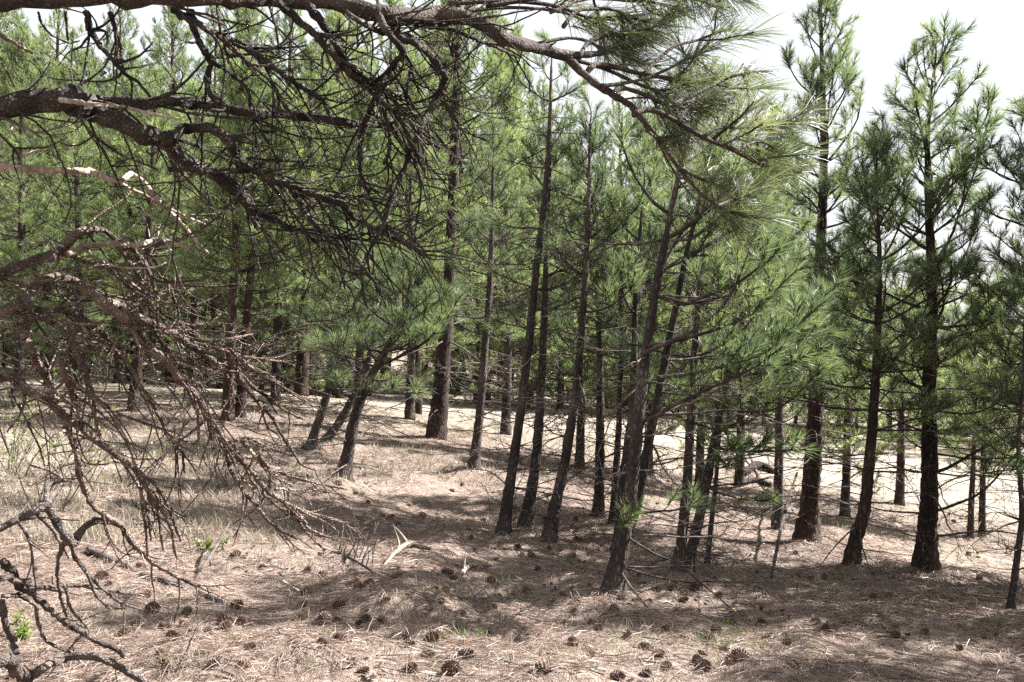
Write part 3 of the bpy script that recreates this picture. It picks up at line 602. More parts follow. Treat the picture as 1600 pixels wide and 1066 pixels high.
# top bough
limb('A', [(0,-6),(150,-8),(300,-10),(420,-6),(520,8),(600,22),(680,22),(740,30),(790,62),(850,78),(885,93),(930,130),(985,165),(1025,213),(1045,240)], 1.95, 3.0, 0, 0, lead=2.45, tw=16, tlen=(.15,.4),
     wl=[44,40,32,28,24,24,23,22,20,17,13,11,10,8,6], mat='twig')
A2 = [('b1',[(135,20),(140,45),(155,70),(175,92),(195,115),(215,128),(235,152)],2.0,2.1,11,4,5),('b2',[(172,20),(180,45),(190,75),(192,105)],2.0,2.1,8,4,2),('b0',[(60,20),(64,35),(80,55),(108,68),(124,64)],1.95,2.0,4,2,0),('b01',[(102,18),(104,40),(106,63)],1.95,1.95,5,3,0),
 ('b3',[(298,18),(302,42),(308,60),(325,88),(330,100),(322,125),(328,148),(337,160)],2.1,2.25,13,6,4),('b5',[(270,15),(310,38),(350,58),(385,75),(420,100),(450,122),(480,142),(505,155),(513,178)],2.1,2.35,13,5,12),
 ('b6',[(430,0),(450,18),(490,52),(520,85),(545,115),(565,132),(600,160),(630,195),(650,240),(665,270)],2.15,2.5,14,4,14),('b7',[(480,8),(500,30),(515,50),(530,80),(545,105),(575,128),(610,150),(640,190),(668,232)],2.2,2.55,16,4,14),
 ('b8',[(600,20),(615,40),(628,62),(650,68),(670,85),(690,108),(696,122),(685,145),(670,175),(655,205),(640,240),(625,280),(607,330),(590,370),(570,405),(565,430),(568,460),(573,480)],2.25,2.6,13,4,12),
 ('b9',[(590,18),(600,45),(630,80),(612,105),(595,135),(582,160),(572,190),(562,225),(562,262),(575,300),(595,340),(620,370),(650,385)],2.2,2.6,11,4,12),
 ('b10',[(540,18),(570,40),(600,52),(640,56),(665,75),(685,100)],2.2,2.5,9,5,8),('b11',[(630,82),(642,100),(640,120),(632,145),(640,170),(655,195),(680,220)],2.4,2.6,6,3,5),('b12',[(690,125),(692,150),(705,180),(725,205),(760,220)],2.5,2.6,6,3,4),
 ('b13',[(650,40),(700,44),(735,58),(770,72),(810,90)],2.4,2.7,9,4,4),('b14',[(703,50),(703,75),(712,100),(720,130),(740,155)],2.45,2.6,4,2,2),('b15',[(340,5),(343,40),(350,70),(357,100)],2.1,2.15,5,3,1),('b16',[(420,8),(430,40),(436,80)],2.15,2.2,5,3,1),
 ('b17',[(560,22),(590,30),(640,36),(700,40)],2.3,2.5,12,6,4),('b18',[(585,150),(600,175),(608,205),(608,235),(600,255)],2.4,2.5,7,5,4),('b19',[(350,60),(385,95),(420,125),(440,160),(452,175)],2.1,2.3,6,3,4),('b20',[(385,75),(415,105),(430,140),(437,165)],2.15,2.3,6,3,5)]
for k, p, a, b, w0, w1, t in A2: limb(k, p, a, b, w0, w1, 'shaded_deadwood', int(t * 1.7), (.10,.36), host='A')
limb('b4', [(330,98),(355,110),(385,135),(393,165)], 2.2, 2.3, 8, 4, 'shaded_deadwood', 3, host='A')
# middle limb and its forks
limb('B', [(0,168),(60,160),(110,152),(150,158),(195,163),(250,158),(300,160),(350,168),(400,178),(450,178),(500,184),(540,192),(590,196),(620,190)], 2.0, 2.6, 0, 0, lead=1.75, tw=34, tlen=(.16,.52), wl=[36,35,33,26,20,18,18,17,16,15,14,12,9,5])
limb('Ba', [(95,156),(140,162),(190,167),(240,178),(283,187)], 1.98, 2.1, 8, 4, 'bleached', 0, host='B')
limb('C', [(105,156),(140,173),(180,190),(215,205),(250,216),(266,224),(277,245),(310,262),(350,282),(372,300),(390,322),(420,342),(450,355),(490,364),(540,372),(600,380)], 2.05, 2.75, 0, 0, tw=34, tlen=(.16,.5), wl=[32,30,29,28,27,24,21,20,19,17,15,12,9,7,5,3])
limb('Ca', [(255,216),(290,201),(330,200),(350,212),(368,240),(386,260),(430,283),(470,297),(530,318),(555,340),(590,360),(620,375),(650,390),(673,404)], 2.15, 2.8, 17, 4, tw=36, tlen=(.16,.52), host='C')
limb('Cb', [(470,300),(500,306),(540,308),(580,312),(610,325)], 2.5, 2.75, 7, 4, tw=10, host='C')
limb('Cc', [(450,290),(470,318),(485,345),(510,370),(535,395),(565,425),(595,440)], 2.5, 2.8, 9, 3, tw=10, host='C')
limb('Cd', [(390,322),(400,345),(415,362),(430,380),(445,402)], 2.45, 2.6, 6, 3, tw=4, host='C')
limb('Ce', [(265,265),(300,266),(335,268),(375,266),(420,250),(470,250)], 2.2, 2.5, 8, 4, tw=8, host='C')
limb('Cf', [(420,285),(450,320),(470,350),(485,372),(510,395),(535,428)], 2.4, 2.7, 6, 3, tw=6, host='C')
# bleached limb
limb('D', [(0,262),(50,264),(100,267),(140,268),(165,276),(187,284),(205,271),(225,285),(245,312),(270,335),(290,355),(310,380),(325,396)], 2.1, 2.6, 12, 4, 'bleached', 2, lead=1.45)
limb('Da', [(180,282),(220,302),(255,322),(300,342),(320,350)], 2.3, 2.6, 6, 3, 'bleached', 3, host='D')
# arched limbs, left middle
limb('E', [(0,427),(40,413),(80,400),(100,388),(112,373),(132,360),(158,358),(178,372),(205,390),(224,408),(236,432),(245,465),(255,498),(268,520)], 2.1, 2.7, 0, 0, lead=.75, mat='sunlit_deadwood', tw=22, wl=[16,15,16,16,14,11,9,8,8,8,7,6,5,4])
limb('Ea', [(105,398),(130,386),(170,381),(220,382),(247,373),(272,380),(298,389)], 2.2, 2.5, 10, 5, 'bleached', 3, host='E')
limb('Eb', [(105,398),(140,412),(165,420),(190,432),(215,450),(240,465)], 2.25, 2.5, 7, 4, mat='sunlit_deadwood', tw=11, host='E')
limb('Ec', [(175,370),(195,400),(215,430),(230,470),(240,510),(262,560),(290,600),(305,640)], 2.3, 2.8, 7, 4, mat='sunlit_deadwood', tw=11, host='E')
limb('Ed', [(200,372),(225,385),(250,420),(265,455),(280,490),(290,520)], 2.35, 2.7, 6, 3, mat='sunlit_deadwood', tw=7, host='E')
limb('Fm', [(0,487),(32,484),(42,470),(47,452),(62,440),(88,432),(112,438),(132,450),(160,465),(187,480),(216,495),(246,510),(272,522),(300,542),(330,562),(356,582),(372,560)], 2.15, 2.85, 0, 0, lead=.55, mat='sunlit_deadwood', tw=54, tlen=(.14,.45), wl=[20,19,18,16,15,14,14,15,15,14,13,12,11,10,9,9,6], bias=(.7,.1,-.55))
limb('Fb', [(125,447),(163,475),(190,495),(215,520),(240,550),(262,570),(286,597),(310,622),(325,650),(337,673),(352,693)], 2.2, 2.9, 15, 9, mat='sunlit_deadwood', tw=32, tlen=(.14,.4), host='Fm', bias=(.6,.1,-.7))
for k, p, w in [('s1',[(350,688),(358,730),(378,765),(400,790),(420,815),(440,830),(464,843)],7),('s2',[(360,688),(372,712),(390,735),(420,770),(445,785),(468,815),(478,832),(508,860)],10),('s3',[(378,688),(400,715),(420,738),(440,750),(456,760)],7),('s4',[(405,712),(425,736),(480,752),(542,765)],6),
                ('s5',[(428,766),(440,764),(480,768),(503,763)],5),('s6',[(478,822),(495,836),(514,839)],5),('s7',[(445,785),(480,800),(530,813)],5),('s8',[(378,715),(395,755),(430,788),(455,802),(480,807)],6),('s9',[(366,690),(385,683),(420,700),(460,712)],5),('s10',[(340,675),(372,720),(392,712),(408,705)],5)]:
    limb(k, p, 2.9, 3.15, w, 3, 'sunlit_deadwood', tw=6, tlen=(.06,.2), host='Fm', bias=(.5,.1,-.6))
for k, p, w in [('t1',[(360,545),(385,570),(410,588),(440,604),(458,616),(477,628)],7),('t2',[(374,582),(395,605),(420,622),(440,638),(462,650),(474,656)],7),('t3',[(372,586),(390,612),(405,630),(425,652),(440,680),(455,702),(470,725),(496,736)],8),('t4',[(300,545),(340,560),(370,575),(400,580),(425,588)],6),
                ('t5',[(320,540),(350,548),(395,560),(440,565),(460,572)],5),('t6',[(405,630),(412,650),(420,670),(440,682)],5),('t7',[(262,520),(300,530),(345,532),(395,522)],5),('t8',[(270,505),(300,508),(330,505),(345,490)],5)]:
    limb(k, p, 2.8, 3.0, w, 3, 'sunlit_deadwood', tw=4, tlen=(.06,.2), host='Fm', bias=(.5,.1,-.6))
limb('Hh', [(40,472),(38,500),(41,530),(52,552),(70,585),(86,612),(95,640),(105,665),(115,690),(122,720),(126,747),(136,772),(146,792),(165,805),(195,825),(207,847),(240,880),(285,905),(300,912),(330,925)], 2.25, 3.5, 0, 0, mat='sunlit_deadwood', tw=25, tlen=(.1,.3), wl=[13,12,12,12,12,11,11,10,10,10,9,9,8,8,8,8,7,7,6,4], host='Fm', bias=(.4,.1,-.6))
limb('Hi', [(55,492),(82,505),(110,525),(124,545),(131,567),(138,597),(146,622),(150,650),(155,682)], 2.2, 2.6, 9, 6, mat='sunlit_deadwood', tw=14, host='Fm', bias=(.4,.1,-.7))
limb('Hj', [(102,520),(150,530),(180,548),(200,570),(216,592),(232,622),(247,648),(262,677),(276,697),(285,708),(288,738)], 2.3, 2.9, 7, 4, mat='sunlit_deadwood', tw=14, host='Fm', bias=(.4,.1,-.7))
limb('Hk', [(95,555),(98,580),(108,600),(116,625),(125,650),(132,675)], 2.3, 2.6, 11, 7, mat='sunlit_deadwood', tw=9, host='Fm', bias=(.4,.1,-.7))
limb('Hl', [(60,487),(95,483),(125,495),(150,512),(168,530)], 2.25, 2.5, 12, 8, 'sunlit_deadwood', 4, host='Fm')
limb('K', [(0,593),(25,598),(52,613),(80,632),(97,647),(118,663),(142,682),(162,698),(182,712),(203,727),(217,738),(228,762),(238,790),(246,812)], 2.3, 2.95, 14, 5, 'sunlit_deadwood', 20, (.12,.4), lead=.3, bias=(.5,.1,-.6))
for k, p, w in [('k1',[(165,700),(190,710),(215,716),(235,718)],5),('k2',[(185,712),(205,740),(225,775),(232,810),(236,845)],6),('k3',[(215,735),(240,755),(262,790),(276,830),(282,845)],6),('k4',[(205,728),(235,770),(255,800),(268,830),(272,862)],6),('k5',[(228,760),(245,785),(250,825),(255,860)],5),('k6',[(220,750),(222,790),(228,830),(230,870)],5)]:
    limb(k, p, 2.8, 3.0, w, 3, 'sunlit_deadwood', 3, (.06,.2), host='K', bias=(.2,.1,-.8))
limb('L', [(0,825),(30,810),(58,797),(72,792),(86,812),(100,835),(115,849),(130,826),(150,815),(175,815),(190,823),(205,846),(226,866),(260,890),(290,906),(335,922)], 2.6, 3.6, 0, 0, 'greydead', 6, (.1,.3), lead=.12, wl=[12,12,14,15,14,14,15,12,11,10,9,9,8,8,7,4])
for k, p, w in [('l1',[(112,848),(116,870),(135,895),(160,920),(185,940),(222,953)],7),('l2',[(135,895),(150,930),(170,950),(197,951)],5),('l3',[(100,848),(90,880),(92,920),(104,964),(132,981)],7),('l4',[(101,914),(110,950),(135,980)],6),('l5',[(72,792),(73,760),(85,755),(100,750),(75,735),(48,727)],8),('l6',[(72,790),(85,770),(100,752)],10),('l7',[(50,797),(80,825),(95,850),(108,872)],7)]:
    limb(k, p, 3.0, 3.3, w, 3, 'greydead', 1, (.06,.2), host='L')
limb('Q', [(0,905),(20,907),(47,908)], 2.7, 2.9, 9, 7, 'greydead', 0, lead=.0)
limb('Qa', [(5,878),(22,895),(30,918),(50,926),(75,950),(100,970),(130,990),(160,1005),(183,1014),(193,1024)], 2.8, 3.6, 12, 8, 'greydead', 3, (.08,.25), host='Q')
limb('Qb', [(40,912),(70,918),(110,915),(150,918),(190,926),(223,926)], 2.9, 3.6, 7, 5, 'greydead', 0, host='Q')
limb('Qc', [(5,932),(30,930),(55,945),(60,975),(70,1000),(85,1010),(110,1020)], 2.8, 3.4, 7, 4, 'greydead', 0, host='Q')
limb('S', [(0,1030),(22,1043),(45,1060)], 2.9, 3.2, 22, 18, 'greydead', 0, lead=-.15)
limb('Sa', [(45,1060),(68,1042),(100,1029),(140,1025),(170,1033),(200,1050),(232,1068)], 3.2, 3.4, 14, 10, 'greydead', 1, (.08,.2), host='S')
limb('Sb', [(2,938),(9,975),(20,1002),(27,1027),(30,1062)], 2.95, 3.1, 11, 9, 'greydead', 0, host='S')
limb('W', [(0,610),(20,618),(45,665),(62,700),(70,728)], 2.5, 2.7, 4, 2.5, 'twig', 1, lead=.25)
for k, p, w in [('u1',[(0,55),(30,72),(50,83)],8),('u2',[(0,90),(10,110),(22,135)],4)]: limb(k, p, 1.95, 2.0, w, 3, 'sunlit_deadwood', 0, host='A')
limb('V', [(0,182),(30,195),(50,205),(66,216)], 2.0, 2.1, 6, 3, 'greydead', 2, host='B')

# living shoots at the end of the top bough: wood traced, needles in brushes
def shoot(pts, d0, d1, w0, w1, n=190, extra=2, nl=.175):
    q = [P(x, y, d0 + (d1 - d0) * i / (len(pts) - 1)) for i, (x, y) in enumerate(pts)]; sm, par = smooth_path(q, .03)
    mb, nb = MB(), MB(); r = np.linspace(w0, w1, len(sm)) * .5 * (d0 + d1) / 2 / F; mb.tube(sm, r * (1 + .3 * (rng.random(len(sm)) - .5)), 6, True, .1)
    e = unit(sm[-1] - sm[-4]); tuft(nb, sm[-1], e, n, nl, .0019, .24, (6, 50), .03)
    for k in range(extra):
        i = int(len(sm) * random.uniform(.45, .9)); tan = unit(sm[min(i + 1, len(sm) - 1)] - sm[i - 1]); dd = unit(tan + rng.normal(size=3) * .5 + np.array([.1, 0, .12])); ln = random.uniform(.1, .24)
        p, e2 = grow(sm[i], dd, ln, 5, .15, .08); mb.tube(p, np.linspace(r[i] * .8, .003, 6), 5, True, .1); tuft(nb, p[-1], e2, int(n * .75), nl, .0019, .2, (8, 52), .03)
    o = part('twig', mb.mesh('twig', M['twig'], True, tb), LIMB['A'][0]); part('needles', nb.mesh('needles', M['needles_near'], False, tb), LIMB['A'][0])
for p, w in [([(850,78),(900,86),(940,83),(962,76),(988,72)],13),([(905,90),(920,66),(960,54),(1003,56)],8),([(880,42),(900,18),(930,14),(962,16),(985,26),(1012,36)],7),([(915,116),(930,101),(960,105),(1000,115),(1040,122),(1080,126),(1112,128)],9),
             ([(940,134),(970,131),(1010,122),(1050,105),(1075,92),(1105,80)],7),([(958,145),(972,138),(1002,146),(1050,168),(1090,172)],9),([(990,180),(1005,172),(1030,175),(1060,192),(1100,215),(1150,236),(1190,258),(1215,266),(1252,268)],10),
             ([(1042,178),(1060,163),(1102,155),(1128,150)],5),([(1060,190),(1075,171),(1105,166),(1135,160)],6),([(1100,214),(1122,200),(1155,200),(1200,196),(1232,186)],6),([(1000,120),(1050,75),(1090,63),(1130,48),(1145,46)],6),
             ([(1045,240),(1062,264),(1090,296),(1120,322),(1150,333),(1195,338)],7),([(1060,262),(1095,280),(1135,294)],6),([(700,5),(780,2),(860,8),(930,30),(985,28)],8),([(760,10),(850,-4),(950,-6),(1040,8),(1070,20)],8),([(900,-5),(1000,-10),(1080,-2),(1120,12)],7),
             ([(1150,236),(1180,222),(1215,228)],5),([(960,-20),(1060,-30),(1120,-22),(1165,-5)],7),([(1010,205),(1030,215),(1060,212)],5),([(720,18),(800,12),(880,20),(945,48)],7),([(830,70),(900,60),(960,85),(1005,98)],6),([(880,88),(950,110),(1020,140),(1062,138)],7),([(1100,214),(1130,225),(1165,205),(1190,170)],5),([(1050,168),(1100,140),(1150,118),(1185,112)],5),([(860,20),(920,-2),(1000,2),(1060,-14)],6),([(1120,322),(1150,310),(1185,300)],4)]:
    shoot(p, 2.72, 3.05, w, max(3.5, w * .5), 150, 2)
# living boughs of the same tree above the frame; they shade the dead limbs below
for k, (z, az, ln, up) in enumerate([(3.7, .35, 3.0, .12), (3.9, .05, 3.3, .12), (4.2, .55, 2.9, .10), (4.1, .2, 3.3, .10)]):
    q, e = grow((TX, TY, tb.z + z), (math.cos(az), math.sin(az), up), ln, 14, .1, .05); mb = MB(); mb.tube(q, np.linspace(.045, .012, 15), 7, True, .1); br = part('branch', mb.mesh('branch', M['old_bark'], True, tb), over)
    for j in range(4, 15):
        for sd in (1, -1):
            (wm, nmesh, _, _), sc = pick('a', random.uniform(.5, 1.1)); c = Vector(q[j]) - tb; ori = orient(az + sd * random.uniform(.3, 1.2), random.uniform(-.1, .4), 0)
            part('twig', wm, br, c, ori, sc); part('needles', nmesh, br, c, ori, sc)
# a few living boughs high on its trunk
for k in range(9):
    z = 4.6 + k * .45; (wm, nmesh, _, _), sc = pick('a', 1.6 - k * .08); o = part('branch', wm, over, (0, 0, z), orient(2.2 + k * 1.1, .15 + k * .05, 0), sc); part('needles', nmesh, o)

# ------------------------------------------------------------------ forest floor
def wedge(n, d0, d1, over_w=1.12):
    d = np.sqrt(rng.random(n) * (d1 * d1 - d0 * d0) + d0 * d0); x = (rng.random(n) - .5) * 1.25 * over_w * d; return x, d
def litter():
    mb = MB()
    for n, d0, d1, wd, ln in ((52000, 3.0, 6.0, .0024, .13), (64000, 6.0, 10.5, .0038, .14), (34000, 10.5, 17, .006, .16)):
        x, y = wedge(n, d0, d1); keep = vnoise(x * 1.3, y * 1.3, 9) * .6 + vnoise(x * 5, y * 5, 8) * .4 > .5 * rng.random(len(x)) + .12; x, y = x[keep], y[keep]; n = len(x)
        a = rng.random(n) * np.pi + 2.0 * vnoise(x * 2.2, y * 2.2, 5); l = ln * (.5 + .6 * rng.random(n)); dx, dy = np.cos(a) * l / 2, np.sin(a) * l / 2
        z = H(x, y) + .004 + .022 * rng.random(n) ** 2; t = rng.normal(size=n) * .012
        gx = (H(x + dx, y + dy) - H(x - dx, y - dy)) / 2
        mb.needles(np.stack([x - dx, y - dy, z - gx - t], 1), np.stack([x + dx, y + dy, z + gx + t], 1), wd, .06)
    setting('needle_litter', mb.mesh('needle_litter', M['litter'], False), 'stuff', 'pinkish tan fallen pine needles covering the ground', 'needle litter')
litter()
def blades(name, mat, spots, label, cat, per=26, hgt=.12, wd=.004, spread=.07):
    mb = MB()
    for (x, y, s) in spots:
        n = int(per * s); a = rng.random(n) * 6.283; r = spread * np.sqrt(rng.random(n)) * (.6 + s * .5); bx, by = x + np.cos(a) * r, y + np.sin(a) * r; bz = H(bx, by) - .005
        l = hgt * (.5 + .7 * rng.random(n)) * (.6 + .4 * s); lean = rng.normal(size=(n, 2)) * .45 * l[:, None]
        mb.needles(np.stack([bx, by, bz], 1), np.stack([bx + lean[:, 0], by + lean[:, 1], bz + l], 1), wd * (1 + .08 * y), .05)
    setting(name, mb.mesh(name, mat, False), 'stuff', label, cat)
gs = []
for (px, py, k) in [(645,700,5),(660,712,4),(600,690,4),(730,985,4),(735,1000,3),(1150,985,5),(1120,1010,5),(1180,1000,4),(690,925,4),(700,940,3),(1290,920,3),(850,850,2),(1480,965,2),(760,920,3),(900,700,4),(980,705,4),(1060,700,4),(500,960,2),(330,860,2),(1560,985,2),(1330,780,3),(800,905,3),(830,930,3),(570,800,2),(430,860,3)]:
    c, d = G(px, py)
    for _ in range(k): gs.append((c.x + random.gauss(0, .018 * d), c.y + random.gauss(0, .03 * d), random.uniform(.3, 1.0)))
for _ in range(130):
    px, py = random.uniform(0, 1600), random.uniform(690, 1060); c, d = G(px, py); gs.append((c.x, c.y, random.uniform(.12, .4)))
blades('green_grass', M['grass'], gs, 'sparse tufts of short green grass among the needle litter', 'grass', 20, .075, .0028)
ds = []
for _ in range(900):
    px = random.uniform(-40, 1640); py = random.uniform(625, 760) if px < 1250 else random.uniform(700, 850); c, d = G(px, py)
    if d > 8: ds.append((c.x, c.y, random.uniform(.4, 1.1)))
for _ in range(420):
    px = random.uniform(0, 460); py = random.uniform(690, 850); c, d = G(px, py); ds.append((c.x, c.y, random.uniform(.4, 1.2)))
for _ in range(220):
    px = random.uniform(0, 1600); py = random.uniform(850, 1060); c, d = G(px, py); ds.append((c.x, c.y, random.uniform(.1, .5)))
blades('dry_grass', M['dry_grass'], ds, 'thin straw-coloured dry grass on the open slope', 'dry grass', 22, .115, .0032, .12)
# small dead sticks too many to count
sk = MB()
for _ in range(800):
    px, py = random.uniform(0, 1600), random.uniform(740, 1066); c, d = G(px, py); a = random.random() * 6.28; l = random.uniform(.06, .3); p = []
    for k in range(4):
        x, y = c.x + math.cos(a) * l * k / 3, c.y + math.sin(a) * l * k / 3; p.append((x, y, h1(x, y) + .012 + .01 * random.random())); a += random.uniform(-.25, .25)
    sk.tube(np.array(p), np.linspace(.004, .0018, 4), 4, True)
setting('small_sticks', sk.mesh('small_sticks', M['greydead']), 'stuff', 'small broken sticks scattered on the forest floor', 'sticks')

# flakes of fallen bark too many to count
fk = MB(); fx, fy = wedge(2600, 3.0, 11); fz = H(fx, fy)
for i in range(len(fx)):
    if vnoise(np.array([fx[i] * 1.1]), np.array([fy[i] * 1.1]), 14)[0] < random.uniform(.25, .7): continue
    a = random.random() * 6.28; l, w, t = random.uniform(.012, .04), random.uniform(.007, .02), random.gauss(0, .006); c, q = math.cos(a), math.sin(a); z = fz[i] + random.uniform(.008, .02)
    fk.add([(fx[i] + c * u - q * v, fy[i] + q * u + c * v, z + (t if u > 0 else -t) + random.gauss(0, .002)) for u, v in ((-l, -w), (l * .8, -w * .7), (l, w), (-l * .7, w * .9))], [(0, 1, 2, 3)])
setting('bark_flakes', fk.mesh('bark_flakes', M['old_bark'], False), 'stuff', 'dark flakes of fallen bark mixed into the needle litter', 'bark flakes')

# ------------------------------------------------------------------ pine cones
def cone_mesh(open_, L=.088, Rm=.036):
    """spiral of woody scales round a core"""
    mb = MB(); core = np.array([(0, 0, t * L) for t in np.linspace(.02, .95, 7)]); mb.tube(core, [Rm*.35, Rm*.55, Rm*.6, Rm*.55, Rm*.45, Rm*.3, Rm*.12], 7, True)
    n = 78
    for i in range(n):
        t = (i + .5) / n; a = i * 2.39996; prof = math.sin(math.pi * (.13 + .80 * t)) ** .8; r = Rm * prof
        el = (-.35 + 1.35 * t) * (1.15 - .35 * open_) + (1 - open_) * .5
        o = np.array([math.cos(a), math.sin(a), 0]); up = np.array([0, 0, 1.0]); s = np.array([-math.sin(a), math.cos(a), 0])
        p0 = up * t * L * .93 + o * r * .3; dr = o * math.cos(el) + up * math.sin(el); nr = np.cross(s, dr); ln = (r * .85 + .004); w = .0048 + .0085 * prof
        p1 = p0 + dr * ln * .75; p2 = p0 + dr * ln; th = .0016
        V = [p0 - s * w * .25, p0 + s * w * .25, p1 + s * w * .5, p1 - s * w * .5, p2 + nr * -th, p1 - nr * th * 2 - s * w * .38, p1 - nr * th * 2 + s * w * .38]
        mb.add(V, [(0, 1, 2, 3), (0, 5, 6, 1)], [(3, 2, 4), (5, 4, 6), (3, 4, 5), (2, 6, 4)])
    return mb.mesh('pine_cone', M['cone'], False)
CONES = [cone_mesh(1.0), cone_mesh(.7, .095, .034), cone_mesh(.9, .078, .038), cone_mesh(.3, .09, .028), cone_mesh(.55, .07, .033), cone_mesh(1.1, .085, .042)]
cone_px = [(125,1010),(228,936),(237,960),(293,960),(287,978),(348,974),(382,980),(269,1000),(285,1022),(310,1026),(252,1030),(255,1048),(392,1018),(470,970),(500,978),(570,960),(598,975),(612,982),(668,1025),(645,1050),(703,1056),(690,1028),(640,1012),(770,952),(895,1008),(925,978),(1010,1015),(848,1050),
           (965,1062),(1010,1060),(1030,1030),(840,890),(772,860),(775,876),(742,862),(706,768),(722,760),(722,735),(620,820),(605,815),(640,792),(597,808),(575,788),(520,782),(490,775),(935,985),(1085,925),(1070,932),(1068,943),(960,955),(1290,990),(1275,975),(1400,998),(1365,935),(1348,932),(1190,978),(1140,975),(1120,990),
           (1300,985),(1445,992),(1470,998),(560,925),(545,918),(525,920),(480,895),(505,900),(700,900),(760,890),(880,930),(900,945),(830,865),(600,945),(720,960),(690,1000),(1040,985),(980,1000),(1230,1010),(1240,1045),(1090,1040),(1500,1020),(1540,1000),(370,870),(160,905),(195,890)]
extra_n = 105; tries = 0
while extra_n > 0 and tries < 5000:
    tries += 1; px, py = random.uniform(150, 1580), random.uniform(760, 1060)
    if random.random() > (.9 if 450 < px < 1150 else .45) * (.6 if py > 1000 else 1): continue
    for _ in range(random.choice((1, 1, 2, 3))): cone_px.append((px + random.gauss(0, 26), min(1062, py + random.gauss(0, 9)))); extra_n -= 1
CLM = [(955,938,'the foot of the forked pine'),(1060,908,'the foot of the dark straight trunk'),(785,836,'the foot of the leftmost leaning trunk'),(856,843,'the foot of the rightmost leaning trunk'),(535,750,'the foot of the crooked pine'),(740,736,'the foot of the lone straight pine'),(640,870,'the arching bleached branch'),(745,893,'the short pale branch'),
       (255,914,'the broken log piece'),(335,940,'the smallest log end'),(285,1050,'the thin curved stick at bottom left'),(1327,893,'the foot of the curved-foot pine'),(1447,892,'the foot of the thick far-right pine'),(1262,853,'the foot of the tallest spire pine'),(1258,918,'the short pale stick'),(1580,950,'the thin bent stem at the right edge'),(545,880,'the dark tangled twig'),
       (120,1010,'the forked dead limb in the bottom left corner'),(500,1066,'the bottom edge, left of its middle'),(800,1066,'the middle of the bottom edge'),(1100,1066,'the bottom edge, right of its middle'),(1400,1066,'the bottom edge near the right corner'),(730,990,'the green grass tuft near the bottom middle'),(1150,990,'the green grass patch below the forked pine'),(440,915,'the thin stub on the needles')]
placed = []; near = {}; recs = []
for i, (px, py) in enumerate(cone_px):
    c, d = G(px, py)
    if any((c.x - q[0]) ** 2 + (c.y - q[1]) ** 2 < .011 for q in placed):
        c.x += random.uniform(.10, .17) * random.choice((-1, 1)); c.y += random.uniform(-.08, .08); c.z = h1(c.x, c.y)
    placed.append((c.x, c.y)); px = 800 + c.x / c.y * F; py = 500 + (CAMZ - c.z) / c.y * F
    l = min(CLM, key=lambda q: math.hypot(q[0] - px, q[1] - py)); recs.append((c, px, py, l)); near.setdefault(l[2], []).append((math.hypot(l[0] - px, l[1] - py), i))
rank = {i: k for v in near.values() for k, (_, i) in enumerate(sorted(v))}
WORD = ['nearest', 'second nearest', 'third nearest', 'fourth nearest', 'fifth nearest', 'sixth nearest', 'seventh nearest', 'eighth nearest', 'ninth nearest', 'tenth nearest', 'eleventh nearest', 'twelfth nearest', 'thirteenth nearest', 'fourteenth nearest', 'fifteenth nearest', 'sixteenth nearest', 'seventeenth nearest', 'eighteenth nearest']
for i, (c, px, py, l) in enumerate(recs):
    sc = random.uniform(.62, 1.04)
    q = Quaternion((0, 0, 1), random.random() * 6.28) @ Quaternion((0, 1, 0), R(random.uniform(62, 100))) @ Quaternion((0, 0, 1), random.random() * 6.28)
    ax = q @ Vector((0, 0, 1)); loc = c + Vector((0, 0, random.uniform(.006, .024) * sc)) - ax * .045 * sc
    side = 'left of' if px < l[0] - 12 else 'right of' if px > l[0] + 12 else 'by'
    lab = WORD[min(rank[i], 17)] + ' pine cone to ' + l[2] + ('' if side == 'by' or 'edge' in l[2] or 'corner' in l[2] else ', ' + side + ' it')
    single('pine_cone', CONES[(i * 7 + i // 5) % 6], loc, lab, 'pine cone', 'pine cones on the forest floor', q, sc)

# ------------------------------------------------------------------ fallen wood
def fallen(name, px, w, label, cat, mat, twigs=3, lift=.0, knob=.12):
    pts = []; ws = []
    for i, (x, y, up) in enumerate(px):
        c, d = G(x, y); r = w[i] * .5 * d / F; pts.append(c + Vector((0, 0, r * .7 + up))); ws.append(r)
    sm, par = smooth_path(pts, .03); rad = np.interp(par, np.arange(len(ws)), ws) * (1 + .2 * (rng.random(len(par)) - .5)); b = pts[0].copy()
    mb = MB(); mb.tube(sm, rad, 8, True, knob); root = empty(name, b, label, cat); part('stem', mb.mesh('stem', M[mat], True, b), root)
    for _ in range(twigs):
        t = MB(); i = random.randint(2, len(sm) - 2); tan = unit(sm[i + 1] - sm[i - 1]); dd = unit(tan * .7 + rng.normal(size=3) * .5 + np.array([0, 0, .25])); q, e = grow(sm[i], dd, random.uniform(.12, .35), 6, -.25, .12)
        q[:, 2] = np.maximum(q[:, 2], H(q[:, 0], q[:, 1]) + .008); t.tube(q, np.linspace(rad[i] * .6, .0018, 7), 5, True); part('twig', t.mesh('twig', M[mat], True, b), root)
fallen('fallen_branch', [(598,888,.0),(622,872,.05),(640,868,.06),(672,867,.04)], [4,8,9,6], 'bleached forked branch arching off the shaded floor in the middle', 'fallen branch', 'bleached', 6)
fallen('fallen_branch', [(718,905,.0),(735,893,.03),(772,888,.02)], [8,7,4], 'short pale branch lying right of the arching bleached branch', 'fallen branch', 'bleached', 2)
fallen('fallen_log', [(140,862,.0),(172,878,.0),(205,892,.0)], [11,12,9], 'flaking rotten log half buried in sunlit needles at the left', 'log', 'greydead', 0, knob=.3)
fallen('fallen_log', [(222,902,.0),(255,916,.0),(288,922,.0)], [10,11,8], 'broken log piece in line with the flaking rotten log', 'log', 'greydead', 0, knob=.3)
